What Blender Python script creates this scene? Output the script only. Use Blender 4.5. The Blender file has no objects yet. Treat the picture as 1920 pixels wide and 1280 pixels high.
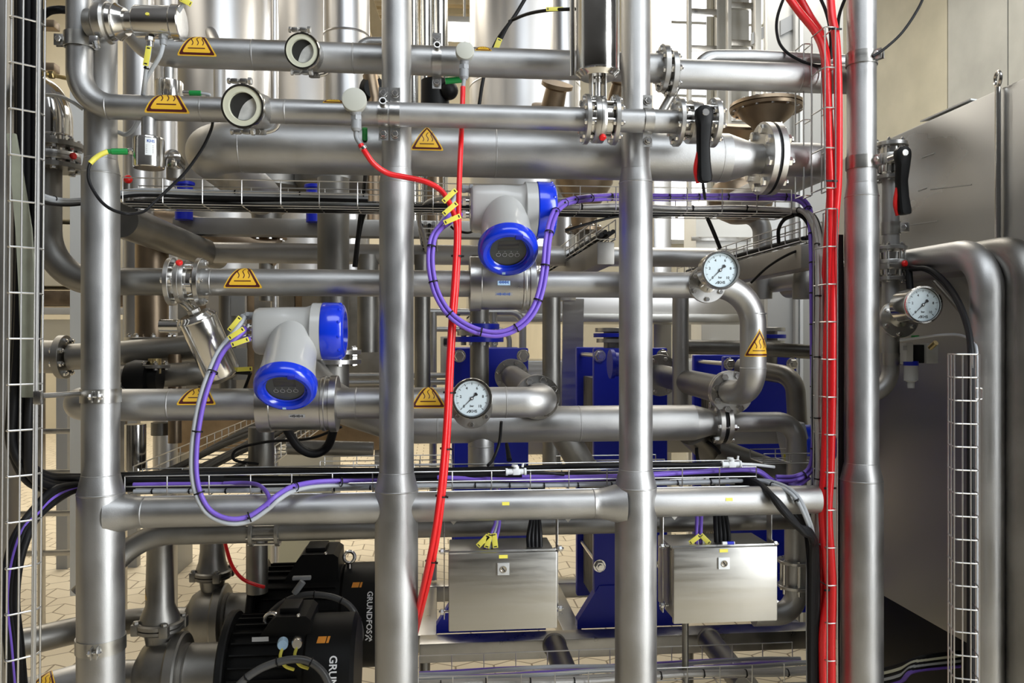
import bpy, bmesh, math, random
from mathutils import Vector, Matrix
random.seed(7)
R = math.radians
V = Vector
SC = bpy.context.scene
COL = SC.collection

# ------------------------------------------------------------------ camera
YAW, F, EYE = R(5.4), 1500.0, 1.7          # focal length in pixels of the 1920x1280 frame, eye height
cd = bpy.data.cameras.new('camera'); cam = bpy.data.objects.new('camera', cd); COL.objects.link(cam)
cam.location = (0, 0, EYE); cam.rotation_euler = (R(90), 0, -YAW)
cd.sensor_width = 36; cd.lens = F / 1920 * 36; cd.clip_start = 0.05; cd.clip_end = 100
SC.camera = cam
# ------------------------------------------------------------------ view, world, big lights
SC.view_settings.view_transform = 'Standard'; SC.view_settings.look = 'None'
SC.view_settings.gamma = 1; SC.view_settings.use_curve_mapping = False
SC.view_settings.exposure = -0.2
w = bpy.data.worlds.new('hall_air'); SC.world = w; w.use_nodes = True
nt = w.node_tree; bg = nt.nodes['Background']
tc = nt.nodes.new('ShaderNodeTexCoord'); sp = nt.nodes.new('ShaderNodeSeparateXYZ'); rp = nt.nodes.new('ShaderNodeValToRGB')
nt.links.new(tc.outputs['Generated'], sp.inputs[0]); nt.links.new(sp.outputs['Z'], rp.inputs[0])
el = rp.color_ramp.elements
el[0].position = 0.0; el[0].color = (0.10, 0.095, 0.085, 1)
el[1].position = 0.6; el[1].color = (0.72, 0.72, 0.74, 1)
nt.links.new(rp.outputs[0], bg.inputs[0]); bg.inputs[1].default_value = 0.25
def area(name, loc, target, sx, sy, power, col=(1, 1, 1)):
    l = bpy.data.lights.new(name, 'AREA'); l.shape = 'RECTANGLE'; l.size = sx; l.size_y = sy; l.energy = power; l.color = col
    o = bpy.data.objects.new(name, l); COL.objects.link(o); o.location = loc
    o.rotation_euler = (V(target) - V(loc)).to_track_quat('-Z', 'Y').to_euler(); return o
area('side_window_light', (3.1, -0.6, 2.3), (0, 2.0, 1.7), 1.5, 3.8, 250, (0.93, 0.97, 1.0))
area('roof_light', (0.6, -0.6, 5.2), (0.2, 2.2, 1.6), 3.6, 1.6, 95, (0.86, 0.93, 1.0))
area('hall_lamp_back', (-2.2, 6.9, 5.2), (-1.8, 6.9, 0), 4.5, 1.6, 210, (1.0, 0.93, 0.8))  # unseen fill added to light the tanks and floor at the back
area('hall_lamp_far', (-4.0, 12.0, 8.5), (-4.0, 12.0, 0), 6.0, 5.0, 750, (1.0, 0.94, 0.83))  # second fill, added to brighten the far floor
area('hall_lamp_right', (2.0, 4.2, 4.4), (2.0, 4.6, 0), 1.6, 2.0, 80, (1.0, 0.95, 0.85))  # added fill that lifts the backlit columns before the windows
area('hall_lamp_left', (-2.6, 3.0, 4.2), (-2.6, 3.4, 0), 1.2, 1.8, 18, (1.0, 0.93, 0.8))  # added warm fill for the left side

# ------------------------------------------------------------------ pixel -> world
CA, SA = math.cos(YAW), math.sin(YAW)
def P(px, py, Y):
    u = (px - 960) / F; v = (640 - py) / F
    t = Y / (CA - SA * u)
    return V((t * (CA * u + SA), Y, EYE + t * v))
def S(px, Y):                                # metres per pixel there
    return Y / (CA - SA * (px - 960) / F) / F
# ------------------------------------------------------------------ materials
MATS = {}
def mat(name, col, metal=0.0, rough=0.5, bump=0.0, bscale=60, var=0.0, vscale=6, spec=0.5, emit=None, estr=0, stretch=None, trans=0, coat=0):
    m = bpy.data.materials.new(name); m.use_nodes = True; n = m.node_tree.nodes; L = m.node_tree.links
    b = n['Principled BSDF']
    b.inputs['Base Color'].default_value = (*col, 1); b.inputs['Metallic'].default_value = metal
    b.inputs['Roughness'].default_value = rough; b.inputs['Specular IOR Level'].default_value = spec
    if coat: b.inputs['Coat Weight'].default_value = coat; b.inputs['Coat Roughness'].default_value = 0.08
    if trans: b.inputs['Transmission Weight'].default_value = trans
    if emit: b.inputs['Emission Color'].default_value = (*emit, 1); b.inputs['Emission Strength'].default_value = estr
    g = n.new('ShaderNodeNewGeometry'); vec = g.outputs['Position']
    if stretch:
        mp = n.new('ShaderNodeMapping'); mp.inputs['Scale'].default_value = stretch; L.new(vec, mp.inputs[0]); vec = mp.outputs[0]
    if var:
        t = n.new('ShaderNodeTexNoise'); t.inputs['Scale'].default_value = vscale; t.inputs['Detail'].default_value = 5; L.new(vec, t.inputs['Vector'])
        r = n.new('ShaderNodeMapRange'); r.inputs[1].default_value = .3; r.inputs[2].default_value = .7
        r.inputs[3].default_value = 1 - var; r.inputs[4].default_value = 1 + var * .5; L.new(t.outputs['Fac'], r.inputs[0])
        x = n.new('ShaderNodeMix'); x.data_type = 'RGBA'; x.blend_type = 'MULTIPLY'; x.inputs[0].default_value = 1
        x.inputs[6].default_value = (*col, 1); L.new(r.outputs[0], x.inputs[7]); L.new(x.outputs[2], b.inputs['Base Color'])
        if metal:
            r2 = n.new('ShaderNodeMapRange'); r2.inputs[1].default_value = .3; r2.inputs[2].default_value = .7
            r2.inputs[3].default_value = max(.02, rough - .06); r2.inputs[4].default_value = rough + .08
            L.new(t.outputs['Fac'], r2.inputs[0]); L.new(r2.outputs[0], b.inputs['Roughness'])
    if bump:
        t = n.new('ShaderNodeTexNoise'); t.inputs['Scale'].default_value = bscale; t.inputs['Detail'].default_value = 4; L.new(vec, t.inputs['Vector'])
        bp = n.new('ShaderNodeBump'); bp.inputs['Strength'].default_value = bump; bp.inputs['Distance'].default_value = .002
        L.new(t.outputs['Fac'], bp.inputs['Height']); L.new(bp.outputs[0], b.inputs['Normal'])
    MATS[name] = m; return m
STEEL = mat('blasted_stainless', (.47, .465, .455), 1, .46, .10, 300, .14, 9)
STEELB = mat('blasted_stainless_shaded', (.29, .28, .26), 1, .44, .10, 300, .25, 7)  # darker copy of the blasted steel, weaker light put into its colour
POL = mat('polished_stainless', (.68, .66, .62), 1, .14, 0, 60, .08, 8)
FLG = mat('machined_flange', (.52, .51, .49), 1, .32, .06, 200, .12, 14)
BOLT = mat('bolt_steel', (.72, .71, .69), 1, .22)
BROWN = mat('tarnished_steel', (.34, .26, .18), 1, .38, .08, 120, .3, 8)
SHEET = mat('brushed_sheet', (.48, .47, .44), 1, .34, .03, 30, .04, 5, stretch=(1, 1, 12))
CABIN = mat('cabinet_sheet', (.40, .40, .395), 1, .33, .04, 20, .06, 2.2, stretch=(1, .5, 1))
WIRE = mat('zinc_wire', (.66, .65, .63), 1, .34)
BEAM = mat('beam_steel', (.40, .385, .36), 1, .48, .08, 90, .15, 6)
TANK = mat('tank_steel', (.58, .57, .56), 1, .34, .03, 40, .08, 1.5, stretch=(1, 1, .3))
BLUE = mat('blue_cap_paint', (.004, .035, .62), 0, .22, coat=.6)
BLUED = mat('blue_frame_paint', (.001, .012, .42), 0, .38)
GREYP = mat('light_grey_paint', (.43, .43, .415), 0, .34, coat=.3)
GREYD = mat('grey_plastic', (.30, .31, .32), 0, .45)
BEIGE = mat('pale_head_paint', (.46, .46, .40), 0, .45)
BLK = mat('black_rubber', (.008, .008, .009), 0, .5, spec=.25)
BLKP = mat('black_motor_paint', (.005, .005, .005), 0, .5, .05, 120, spec=.22)
DISP = mat('dark_display_glass', (.05, .055, .05), 0, .22)
RED = mat('red_hose_plastic', (.72, .008, .012), 0, .36, coat=.2)
REDP = mat('red_plug_plastic', (.75, .012, .01), 0, .4)
PURP = mat('purple_cable_jacket', (.19, .105, .56), 0, .42)
GCAB = mat('grey_cable_jacket', (.42, .44, .46), 0, .45)
BRAID = mat('braided_cable', (.45, .44, .42), .7, .42, .5, 900)
DGREY = mat('dark_grey_jacket', (.085, .085, .085), 0, .32)
GREEN = mat('green_plug', (.01, .25, .05), 0, .4)
YTAG = mat('yellow_tag', (.78, .70, .10), 0, .45)
YSTK = mat('sticker_yellow', (.80, .47, .03), 0, .5)
DRED = mat('sticker_dark_red', (.07, .006, .006), 0, .5)
WHITE = mat('white_plastic', (.72, .74, .74), 0, .4)
DIAL = mat('dial_white', (.54, .63, .67), 0, .4)
INK = mat('black_ink', (.012, .012, .014), 0, .5)
INKW = mat('white_ink', (.8, .8, .8), 0, .5)
INKB = mat('blue_ink', (.03, .10, .40), 0, .5)
LBLB = mat('pale_blue_label', (.42, .62, .82), 0, .5)
LBLG = mat('grey_label', (.30, .30, .30), 0, .5)
ORNG = mat('orange_label', (.75, .28, .03), 0, .5)
LENS = mat('sight_glass', (.035, .035, .033), 0, .15)
FOAM = mat('pale_liquid', (.50, .50, .48), 0, .35, 0, 60, .25, 40)
CREAM = mat('cream_gasket', (.60, .60, .47), 0, .45)
STRAP = mat('grey_green_strap', (.30, .31, .24), 0, .6, .1, 40, .2, 10)
CONCB = mat('beige_concrete', (.46, .43, .33), 0, .8, .15, 12, .14, 3)
CONCG = mat('grey_concrete', (.40, .40, .37), 0, .8, .15, 12, .18, 3)
PANEL = mat('cream_panel', (.62, .58, .47), 0, .55, 0, 10, .06, 2)
WOOD = mat('roof_timber', (.42, .33, .19), 0, .6, .1, 20, .25, 4, stretch=(1, 6, 1))
BRASS = mat('brass', (.75, .60, .30), 1, .28)
LAMPM = mat('lamp_glow', (1, 1, 1), 0, .5, emit=(1, .98, .92), estr=14)
WINM = mat('daylit_pane', (.9, .93, 1), 0, .3, emit=(.95, .97, 1), estr=5.5)
CLEAR = mat('clear_cup', (.45, .46, .47), 0, .25)

def floor_mat():
    m = bpy.data.materials.new('beige_pavers'); m.use_nodes = True; n = m.node_tree.nodes; L = m.node_tree.links; b = n['Principled BSDF']
    g = n.new('ShaderNodeNewGeometry'); s = n.new('ShaderNodeSeparateXYZ'); L.new(g.outputs['Position'], s.inputs[0])
    def mth(op, a, bb=None):
        q = n.new('ShaderNodeMath'); q.operation = op
        for i, v in enumerate((a, bb)):
            if v is None: continue
            if isinstance(v, (int, float)): q.inputs[i].default_value = v
            else: L.new(v, q.inputs[i])
        return q.outputs[0]
    zz = mth('PINGPONG', s.outputs['X'], .10)
    yy = mth('ADD', s.outputs['Y'], mth('MULTIPLY', zz, .55))
    c = n.new('ShaderNodeCombineXYZ'); L.new(s.outputs['X'], c.inputs[0]); L.new(yy, c.inputs[1])
    k = n.new('ShaderNodeTexBrick'); L.new(c.outputs[0], k.inputs['Vector'])
    k.inputs['Scale'].default_value = 1; k.inputs['Brick Width'].default_value = .2; k.inputs['Row Height'].default_value = .17
    k.inputs['Mortar Size'].default_value = .006; k.inputs['Mortar Smooth'].default_value = .3
    k.inputs['Color1'].default_value = (.74, .66, .51, 1); k.inputs['Color2'].default_value = (.68, .60, .46, 1); k.inputs['Mortar'].default_value = (.26, .21, .14, 1)
    L.new(k.outputs['Color'], b.inputs['Base Color']); b.inputs['Roughness'].default_value = .45
    return m
PAVE = floor_mat()

# ------------------------------------------------------------------ geometry helpers
def fillet(pts, rad, n=10):
    """Polyline with round bends: rad one number or one per inner point."""
    pts = [V(p) for p in pts]; out = [pts[0]]
    for i in range(1, len(pts) - 1):
        r = rad[i - 1] if isinstance(rad, (list, tuple)) else rad
        a, b, c = pts[i - 1], pts[i], pts[i + 1]
        d1 = (a - b).normalized(); d2 = (c - b).normalized(); ang = d1.angle(d2)
        if ang > R(178) or r <= 0: out.append(b); continue
        t = min(r / math.tan(ang / 2), (a - b).length * .95, (c - b).length * .95); r = t * math.tan(ang / 2)
        ce = b + (d1 + d2).normalized() * (r / math.sin(ang / 2))
        s = b + d1 * t - ce; e = b + d2 * t - ce; ax = s.cross(e).normalized(); tot = s.angle(e)
        for k in range(n + 1): out.append(ce + Matrix.Rotation(tot * k / n, 3, ax) @ s)
    out.append(pts[-1]); return out
def spl(pts, n=8):
    """Catmull-Rom through points."""
    pts = [V(p) for p in pts]
    if len(pts) < 3: return pts
    q = [pts[0] * 2 - pts[1]] + pts + [pts[-1] * 2 - pts[-2]]; out = []
    for i in range(1, len(q) - 2):
        p0, p1, p2, p3 = q[i - 1:i + 3]
        for k in range(n):
            t = k / n
            out.append(.5 * ((2 * p1) + (p2 - p0) * t + (2 * p0 - 5 * p1 + 4 * p2 - p3) * t * t + (3 * p1 - p0 - 3 * p2 + p3) * t ** 3))
    out.append(pts[-1]); return out
def frame(d):
    d = V(d).normalized(); a = V((0, 0, 1)) if abs(d.z) < .9 else V((1, 0, 0))
    u = a.cross(d).normalized(); return u, d.cross(u)
X, Yv, Z = V((1, 0, 0)), V((0, 1, 0)), V((0, 0, 1))
TXT = {}
def text_geo(s, bold=False):
    if (s, bold) not in TXT:
        c = bpy.data.curves.new('t', 'FONT'); c.body = s; c.size = 1; c.align_x = 'CENTER'; c.align_y = 'CENTER'; c.resolution_u = 3
        if bold: c.offset = .02
        o = bpy.data.objects.new('t', c); COL.objects.link(o)
        me = o.evaluated_get(bpy.context.evaluated_depsgraph_get()).to_mesh()
        TXT[(s, bold)] = ([v.co.copy() for v in me.vertices], [list(p.vertices) for p in me.polygons])
        bpy.data.objects.remove(o); bpy.data.curves.remove(c)
    return TXT[(s, bold)]
class B:
    """Collects shapes into one mesh; m = material slot."""
    def __init__(s): s.v = []; s.f = []; s.mi = []
    def add(s, vs, fs, m=0):
        k = len(s.v); s.v += [V(p) for p in vs]
        for f in fs: s.f.append([k + i for i in f]); s.mi.append(m)
        return s
    def tube(s, pts, r, seg=16, m=0, caps=True, closed=False):
        pts = [V(p) for p in pts]
        q = [pts[0]]
        for p in pts[1:]:
            if (p - q[-1]).length > 1e-6: q.append(p)
        pts = q; n = len(pts); rr = r if isinstance(r, (list, tuple)) else [r] * n
        if len(rr) != n: rr = [rr[0]] * n
        T = []
        for i in range(n):
            a = pts[i - 1] if i or closed else pts[0]; b = pts[(i + 1) % n] if i < n - 1 or closed else pts[-1]
            T.append((b - a).normalized())
        u, _ = frame(T[0]); vs = []; fs = []
        for i in range(n):
            u = u - T[i] * u.dot(T[i])
            u.normalize(); w_ = T[i].cross(u)
            vs += [pts[i] + (u * math.cos(2 * math.pi * j / seg) + w_ * math.sin(2 * math.pi * j / seg)) * rr[i] for j in range(seg)]
        for i in range(n - 1 if not closed else n):
            i2 = (i + 1) % n
            for j in range(seg):
                j2 = (j + 1) % seg; fs.append([i * seg + j, i * seg + j2, i2 * seg + j2, i2 * seg + j])
        if caps and not closed: fs.append(list(range(seg))[::-1]); fs.append([(n - 1) * seg + j for j in range(seg)])
        return s.add(vs, fs, m)
    def lathe(s, o, ax, prof, seg=28, m=0, phase=0):
        """prof: (distance along ax, radius) pairs; closed if radius 0 at ends."""
        o = V(o); ax = V(ax).normalized(); u, w_ = frame(ax); vs = []; fs = []; rows = []
        for d, r in prof:
            if r < 1e-7: rows.append([len(vs)]); vs.append(o + ax * d)
            else:
                rows.append(list(range(len(vs), len(vs) + seg)))
                vs += [o + ax * d + (u * math.cos(2 * math.pi * j / seg + phase) + w_ * math.sin(2 * math.pi * j / seg + phase)) * r for j in range(seg)]
        for a, b in zip(rows, rows[1:]):
            for j in range(seg):
                j2 = (j + 1) % seg
                if len(a) == 1 and len(b) == 1: continue
                if len(a) == 1: fs.append([a[0], b[j2], b[j]])
                elif len(b) == 1: fs.append([a[j], a[j2], b[0]])
                else: fs.append([a[j], a[j2], b[j2], b[j]])
        return s.add(vs, fs, m)
    def disc(s, o, ax, r, h, seg=28, m=0, bev=.0008, hole=0):
        b = min(bev, h * .3, r * .3)
        if hole: return s.lathe(o, ax, [(b, hole), (0, hole + b), (0, r - b), (b, r), (h - b, r), (h, r - b), (h, hole + b), (h - b, hole), (b, hole)], seg, m)
        return s.lathe(o, ax, [(0, 0), (0, r - b), (b, r), (h - b, r), (h, r - b), (h, 0)], seg, m)
    def hexn(s, o, ax, r, h, m=0):
        s.lathe(o, ax, [(0, 0), (0, r), (h * .85, r), (h, r * .85), (h, 0)], 6, m); return s
    def box(s, c, size, m=0, bev=.0, ax=None):
        """ax: (x,y,z) axes."""
        c = V(c); ax = ax or (X, Yv, Z); h = [q / 2 for q in size]; b = min(bev, min(h) * .9)
        bm = bmesh.new(); bmesh.ops.create_cube(bm, size=1)
        for v in bm.verts: v.co = V((v.co.x * size[0], v.co.y * size[1], v.co.z * size[2]))
        if b > 0: bmesh.ops.bevel(bm, geom=bm.edges[:], offset=b, segments=2, affect='EDGES', profile=.6)
        bm.verts.index_update()
        vs = [c + ax[0] * v.co.x + ax[1] * v.co.y + ax[2] * v.co.z for v in bm.verts]; fs = [[v.index for v in f.verts] for f in bm.faces]; bm.free()
        return s.add(vs, fs, m)
    def prism(s, poly, n, m=0):
        """3-D polygon extruded by vector n."""
        poly = [V(p) for p in poly]; n = V(n); k = len(poly)
        vs = poly + [p + n for p in poly]
        fs = [list(range(k)), [k + i for i in range(k)][::-1]] + [[i, k + i, k + (i + 1) % k, (i + 1) % k] for i in range(k)]
        return s.add(vs, fs, m)
    def quad(s, a, b, c, d, m=0): return s.add([a, b, c, d], [[0, 1, 2, 3]], m)
    def text(s, t, o, ux, uy, size, m=0, bold=False):
        vs, fs = text_geo(t, bold); o = V(o)
        return s.add([o + V(ux) * v.x * size + V(uy) * v.y * size for v in vs], fs, m)
    def stroke(s, fn, pts, wd, m=0, n=4):
        """flat line of width wd along 2-D points; fn maps (u, v) to 3-D."""
        pp = []
        for a, b in zip(pts, pts[1:]):
            for k in range(n): pp.append((a[0] + (b[0] - a[0]) * k / n, a[1] + (b[1] - a[1]) * k / n))
        pp.append(pts[-1]); vs = []
        for i, p in enumerate(pp):
            a = pp[max(i - 1, 0)]; b = pp[min(i + 1, len(pp) - 1)]; dx, dy = b[0] - a[0], b[1] - a[1]; l = math.hypot(dx, dy) or 1
            nx, ny = -dy / l * wd / 2, dx / l * wd / 2
            vs += [fn(p[0] + nx, p[1] + ny), fn(p[0] - nx, p[1] - ny)]
        return s.add(vs, [[2 * i, 2 * i + 1, 2 * i + 3, 2 * i + 2] for i in range(len(pp) - 1)], m)
    def sphere(s, o, r, m=0, seg=16, ax=Z, sq=1.0):
        n = seg // 2
        return s.lathe(o, ax, [(-r * sq * math.cos(math.pi * i / n), r * math.sin(math.pi * i / n)) for i in range(n + 1)], seg, m)
    def obj(s, name, mats, parent=None, label=None, cat=None, group=None, kind=None, sharp=32, origin=None):
        if not isinstance(mats, (list, tuple)): mats = [mats]
        lo = V((min(v[i] for v in s.v) for i in range(3))); hi = V((max(v[i] for v in s.v) for i in range(3)))
        c = V(origin) if origin is not None else V(((lo.x + hi.x) / 2, (lo.y + hi.y) / 2, lo.z))
        me = bpy.data.meshes.new(name); me.from_pydata([v - c for v in s.v], [], s.f)
        for m_ in mats: me.materials.append(m_)
        me.polygons.foreach_set('material_index', s.mi); me.polygons.foreach_set('use_smooth', [True] * len(s.f))
        bm = bmesh.new(); bm.from_mesh(me); bmesh.ops.recalc_face_normals(bm, faces=bm.faces); bm.to_mesh(me); bm.free()
        me.set_sharp_from_angle(angle=R(sharp)); me.update()
        o = bpy.data.objects.new(name, me); COL.objects.link(o)
        o.location = c - (WL[parent.name] if parent else V()); o.parent = parent; WL[o.name] = c
        return tag(o, label, cat, group, kind)
WL = {}
def tag(o, label=None, cat=None, group=None, kind=None):
    for k, v in (('label', label), ('category', cat), ('group', group), ('kind', kind)):
        if v: o[k] = v
    return o
def thing(name, loc, label, cat, group=None):
    o = bpy.data.objects.new(name, None); COL.objects.link(o); o.location = loc; o.empty_display_size = .05; WL[o.name] = V(loc)
    return tag(o, label, cat, group)

# ------------------------------------------------------------------ builders shared by many things
def flange(parent, o, ax, r, h=.014, nb=8, rb=.006, hole=0, mt=FLG, bolts=True, phase=.39, nut=True, name='flange', bc=.80):
    """Flange disc (part) with its bolts (sub-parts)."""
    o = V(o); ax = V(ax).normalized(); u, w_ = frame(ax)
    f = B().disc(o, ax, r, h, 36, hole=hole).obj(name, mt, parent)
    if bolts:
        for k in range(nb):
            a = 2 * math.pi * k / nb + phase; p = o + (u * math.cos(a) + w_ * math.sin(a)) * r * bc
            b = B().hexn(p + ax * h * .95, ax, rb, rb * 1.1)
            b.disc(p + ax * (h + rb * 1.05), ax, rb * .55, rb * .5, 10)
            if nut: b.hexn(p + ax * h * .05, -ax, rb, rb * .9)
            b.obj('bolt', BOLT, f)
    return f
def sticker(parent, fn, wd=.10, label=None, name='warning_sticker'):
    """Triangular hot-surface sign; fn maps (u,v,lift) onto the pipe, u=0 middle, v=0 base."""
    hgt = wd * .87; rc = wd * .055; b = B()
    tri = [(-wd / 2, 0), (wd / 2, 0), (0, hgt)]
    def rows(inset, lift, m, nv=26, nu=8):
        vs = []; fs = []; y0 = inset; y1 = hgt - inset * 2
        for i in range(nv + 1):
            y = y0 + (y1 - y0) * i / nv; hw = (wd / 2) * (1 - (y) / hgt) - inset * 1.15
            if i == 0: hw -= rc * .6
            hw = max(hw, wd * .012)
            for j in range(nu + 1): vs.append(fn(-hw + 2 * hw * j / nu, y, lift))
        for i in range(nv):
            for j in range(nu): a = i * (nu + 1) + j; fs.append([a, a + 1, a + nu + 2, a + nu + 1])
        b.add(vs, fs, m)
    rows(0, .0006, 0); rows(wd * .03, .0010, 1); rows(wd * .085, .0014, 0)
    for dx in (-.13, 0, .13):
        pts = [((dx + .035 * math.sin(t * 2 * math.pi + .4) + .03 * t) * wd, (.26 + .30 * t) * wd) for t in [k / 12 for k in range(13)]]
        b.stroke(lambda u, v: fn(u, v, .0018), pts, wd * .022, 1, 1)
    b.stroke(lambda u, v: fn(u, v, .0018), [(-.21 * wd, .185 * wd), (.21 * wd, .185 * wd)], wd * .025, 1, 8)
    return b.obj(name, [YSTK, DRED], parent, label)
def on_h(c, r, th0):
    """sticker map for a horizontal pipe along X: c on the axis, th0 = angle of the base above the front."""
    c = V(c)
    return lambda u, v, l: c + X * u + (V((0, -1, 0)) * math.cos(th0 + v / r) + Z * math.sin(th0 + v / r)) * (r + l)
def on_v(c, r, th0=0):
    c = V(c)
    return lambda u, v, l: c + Z * v + (V((0, -1, 0)) * math.cos(th0 + u / r) + X * math.sin(th0 + u / r)) * (r + l)
def rings(b, pts_r, ax, m=0):
    for p, r in pts_r: b.lathe(p, ax, [(-.0015, r), (-.001, r + .0007), (.001, r + .0007), (.0015, r)], 28, m)
    return b
def ptag(parent, o, d, ln=.04, wd=.011, th=.002, label='yellow marker tag', mt=None, n=None, name='marker_tag'):
    """Yellow cable marker with two dark slots; d along, facing the camera."""
    d = V(d).normalized(); n = V(n) if n else V((0, -1, 0)); n = (n - d * n.dot(d)).normalized(); s_ = d.cross(n)
    b = B(); b.box(o, (ln, wd, th), 0, .0006, (d, s_, n))
    for k in (-1, 1): b.box(V(o) + d * k * ln * .40 + n * th * .42, (ln * .07, wd * .55, th * .4), 1, 0, (d, s_, n))
    return b.obj(name, [mt or YTAG, INK], parent, label)
def ties(parent, pts, r, every, mt=BLK, start=None):
    """black cable ties round a cable bundle."""
    pts = [V(p) for p in pts]; acc = start if start is not None else every * .5
    for a, c in zip(pts, pts[1:]):
        l = (c - a).length
        while acc < l:
            p = a + (c - a) * (acc / l); d = (c - a).normalized()
            b = B().lathe(p, d, [(-.0016, r), (-.0016, r + .0012), (.0016, r + .0012), (.0016, r)], 14)
            b.box(p + V((0, -1, 0)) * (r + .001), (.004, .003, .004), 0)
            b.obj('cable_tie', mt, parent); acc += every
        acc -= l
def cable(name, pts, r, mt, label, cat='cable', group=None, seg=10, tie=0, n=8, tier=None):
    path = spl(pts, n); o = B().tube(path, r, seg).obj(name, mt, None, label, cat, group, origin=path[0])
    if tie: ties(o, path, tier or r * 1.1, tie)
    return o
def tray(name, A, Bp, wv, hv, label, step=.1, wr=.0022, nb=3, nh=1, group=None, name2=None, extra=None, wav=0):
    """Wire-mesh cable tray from A to Bp; wv = width vector (floor of the tray), hv = side vector."""
    A, Bp, wv, hv = V(A), V(Bp), V(wv), V(hv); d = Bp - A; L = d.length; b = B()
    def line(off):
        b.tube([A + off, Bp + off], wr, 6)
    for k in range(nb + 1): line(wv * k / nb)
    for k in range(1, nh + 1): line(hv * k / nh); line(wv + hv * k / nh)
    n = max(1, int(round(L / step)))
    for i in range(n + 1):
        o = A + d * (i / n)
        b.tube(fillet([o + hv, o, o + wv, o + wv + hv], .008, 3), wr, 6)
    return b.obj(name, WIRE, None, label, 'cable tray', group)
# ================================================================== standing posts
def xz(px, py, Y): p = P(px, py, Y); return p.x, p.z
YP = 2.0
POST = {}
def post(key, px, y_red1, y_red2, label, r=(.0365, .0425, .053)):
    x = P(px, 640, YP).x; zz = lambda py: P(px, py, YP).z
    za, zb = zz(y_red1), zz(y_red2); h1 = .034; h2 = .044
    b = B().lathe((x, YP, 0), Z, [(0, 0), (0, r[2]), (zb - h2, r[2]), (zb - h2 + .004, r[2] - .0006), (zb, r[1] + .0008), (zb + .002, r[1]), (za - h1, r[1]), (za, r[0] + .0006), (za + .003, r[0]), (3.3, r[0]), (3.3, 0)], 44)
    for q, rr in ((zb - h2, r[2]), (zb, r[1]), (za - h1, r[1]), (za, r[0])):
        b.lathe((x, YP, q), Z, [(-.002, rr), (-.001, rr + .0008), (.001, rr + .0008), (.002, rr)], 44)
    o = b.obj('steel_post', STEEL, None, label, 'post', 'posts carrying the pipe rack'); POST[key] = (o, x); return o
post(1, 189, 300, 890, 'round stainless post on the left, behind the curved hot pipe elbow')
post(2, 743.5, 318, 885, 'round stainless post in the middle, crossed by the left red hose')
post(3, 1192, 318, 880, 'round stainless post right of the tall polished actuator cylinder')
post(4, 1615.5, 345, 868, 'round stainless post right of the red hoses, beside the gauge on the vertical pipe')
def band(px, py, r, label, ears=1, post_x=None, Y=YP, dx=0, gap_ang=-90):
    """Strap clamp round a post with a bolted ear."""
    x, z = xz(px, py, Y); x = post_x if post_x is not None else x
    t = thing('strap_clamp', (x, Y, z), label, 'clamp', 'strap clamps on the posts')
    B().lathe((x, Y, z), Z, [(-.0165, r), (-.0165, r + .003), (.0165, r + .003), (.0165, r), (-.0165, r)], 40).obj('strap', SHEET, t)
    a = R(gap_ang); d = V((math.cos(a), math.sin(a), 0)); s_ = V((-d.y, d.x, 0))
    b = B()
    for k in (-1, 1): b.box(V((x, Y, z)) + d * (r + .012) + s_ * k * .006, (.022, .003, .026), 0, .001, (d, s_, Z))
    b.obj('clamp_ear', FLG, t)
    c = V((x, Y, z)) + d * (r + .012)
    q = B().tube([c - s_ * .016, c + s_ * .016], .003, 10); q.hexn(c + s_ * .008, s_, .0075, .006); q.hexn(c - s_ * .008, -s_, .0075, .006)
    q.obj('bolt', BOLT, t); return t
band(188, 741, .0425, 'strap clamp at mid height of the left post', post_x=POST[1][1], gap_ang=-80)
band(184, 1205, .053, 'strap clamp low on the left post near the floor pipe', post_x=POST[1][1], gap_ang=-80)
band(1616, 112, .0365, 'strap clamp high on the right post at the black hanging cable', post_x=POST[4][1], gap_ang=-62)
band(1616, 306, .0365, 'strap clamp on the right post level with the black valve handle', post_x=POST[4][1], gap_ang=-62)

# ================================================================== horizontal pipes
class HP: pass
def hpipe(Y, px, py, r):
    h = HP(); h.Y = Y; h.z = P(px, py, Y).z; h.r = r; h.at = lambda q, dy=0, dz=0: V((P(q, 640, Y).x, Y + dy, h.z + dz)); return h
r1 = hpipe(2.085, 720, 111, .0375)
r2 = hpipe(1.925, 800, 216, .0285)
r3 = hpipe(2.115, 900, 286, .065)
r4 = hpipe(2.09, 600, 530, .0345)
r5 = hpipe(2.09, 680, 756, .0405)
r5b = hpipe(2.27, 1100, 794, .0515)
r6 = hpipe(2.0, 700, 952, .0365)
r6b = hpipe(2.22, 400, 998, .030)
JPOST = []
def weld(b, h, px): b.lathe(h.at(px), X, [(-.002, h.r), (-.001, h.r + .0008), (.001, h.r + .0008), (.002, h.r)], 32)
# --- top pipe (row 1)
b = B(); a = r1.at(262)
b.tube(fillet([a + V((-.02, .02, 1.2)), a + V((-.02, 0, 0)), r1.at(1245)], .10), r1.r, 32)
for q in (476, 663): weld(b, r1, q)
TOPPIPE = b.obj('steel_pipe', STEEL, None, 'topmost long steel pipe, with hot sign and sight glass, running behind the posts', 'pipe', 'long horizontal pipes of the rack')
sticker(TOPPIPE, on_h(r1.at(377), r1.r, R(-30)), .098)
sticker(TOPPIPE, on_h(r1.at(905), r1.r, R(30)), .045)
flange(TOPPIPE, r1.at(1238), X, .062, .014, 8, .008)
r1b = hpipe(2.085, 1400, 143, .0385)
b = B(); e = r1b.at(1512)
b.tube([r1b.at(1254), r1b.at(1622)], r1b.r, 32); weld(b, r1b, 1268); weld(b, r1b, 1496)
TOPR = b.obj('steel_pipe', STEEL, None, 'thick steel pipe at the top right, running behind the red hoses and right post', 'pipe')
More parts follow.
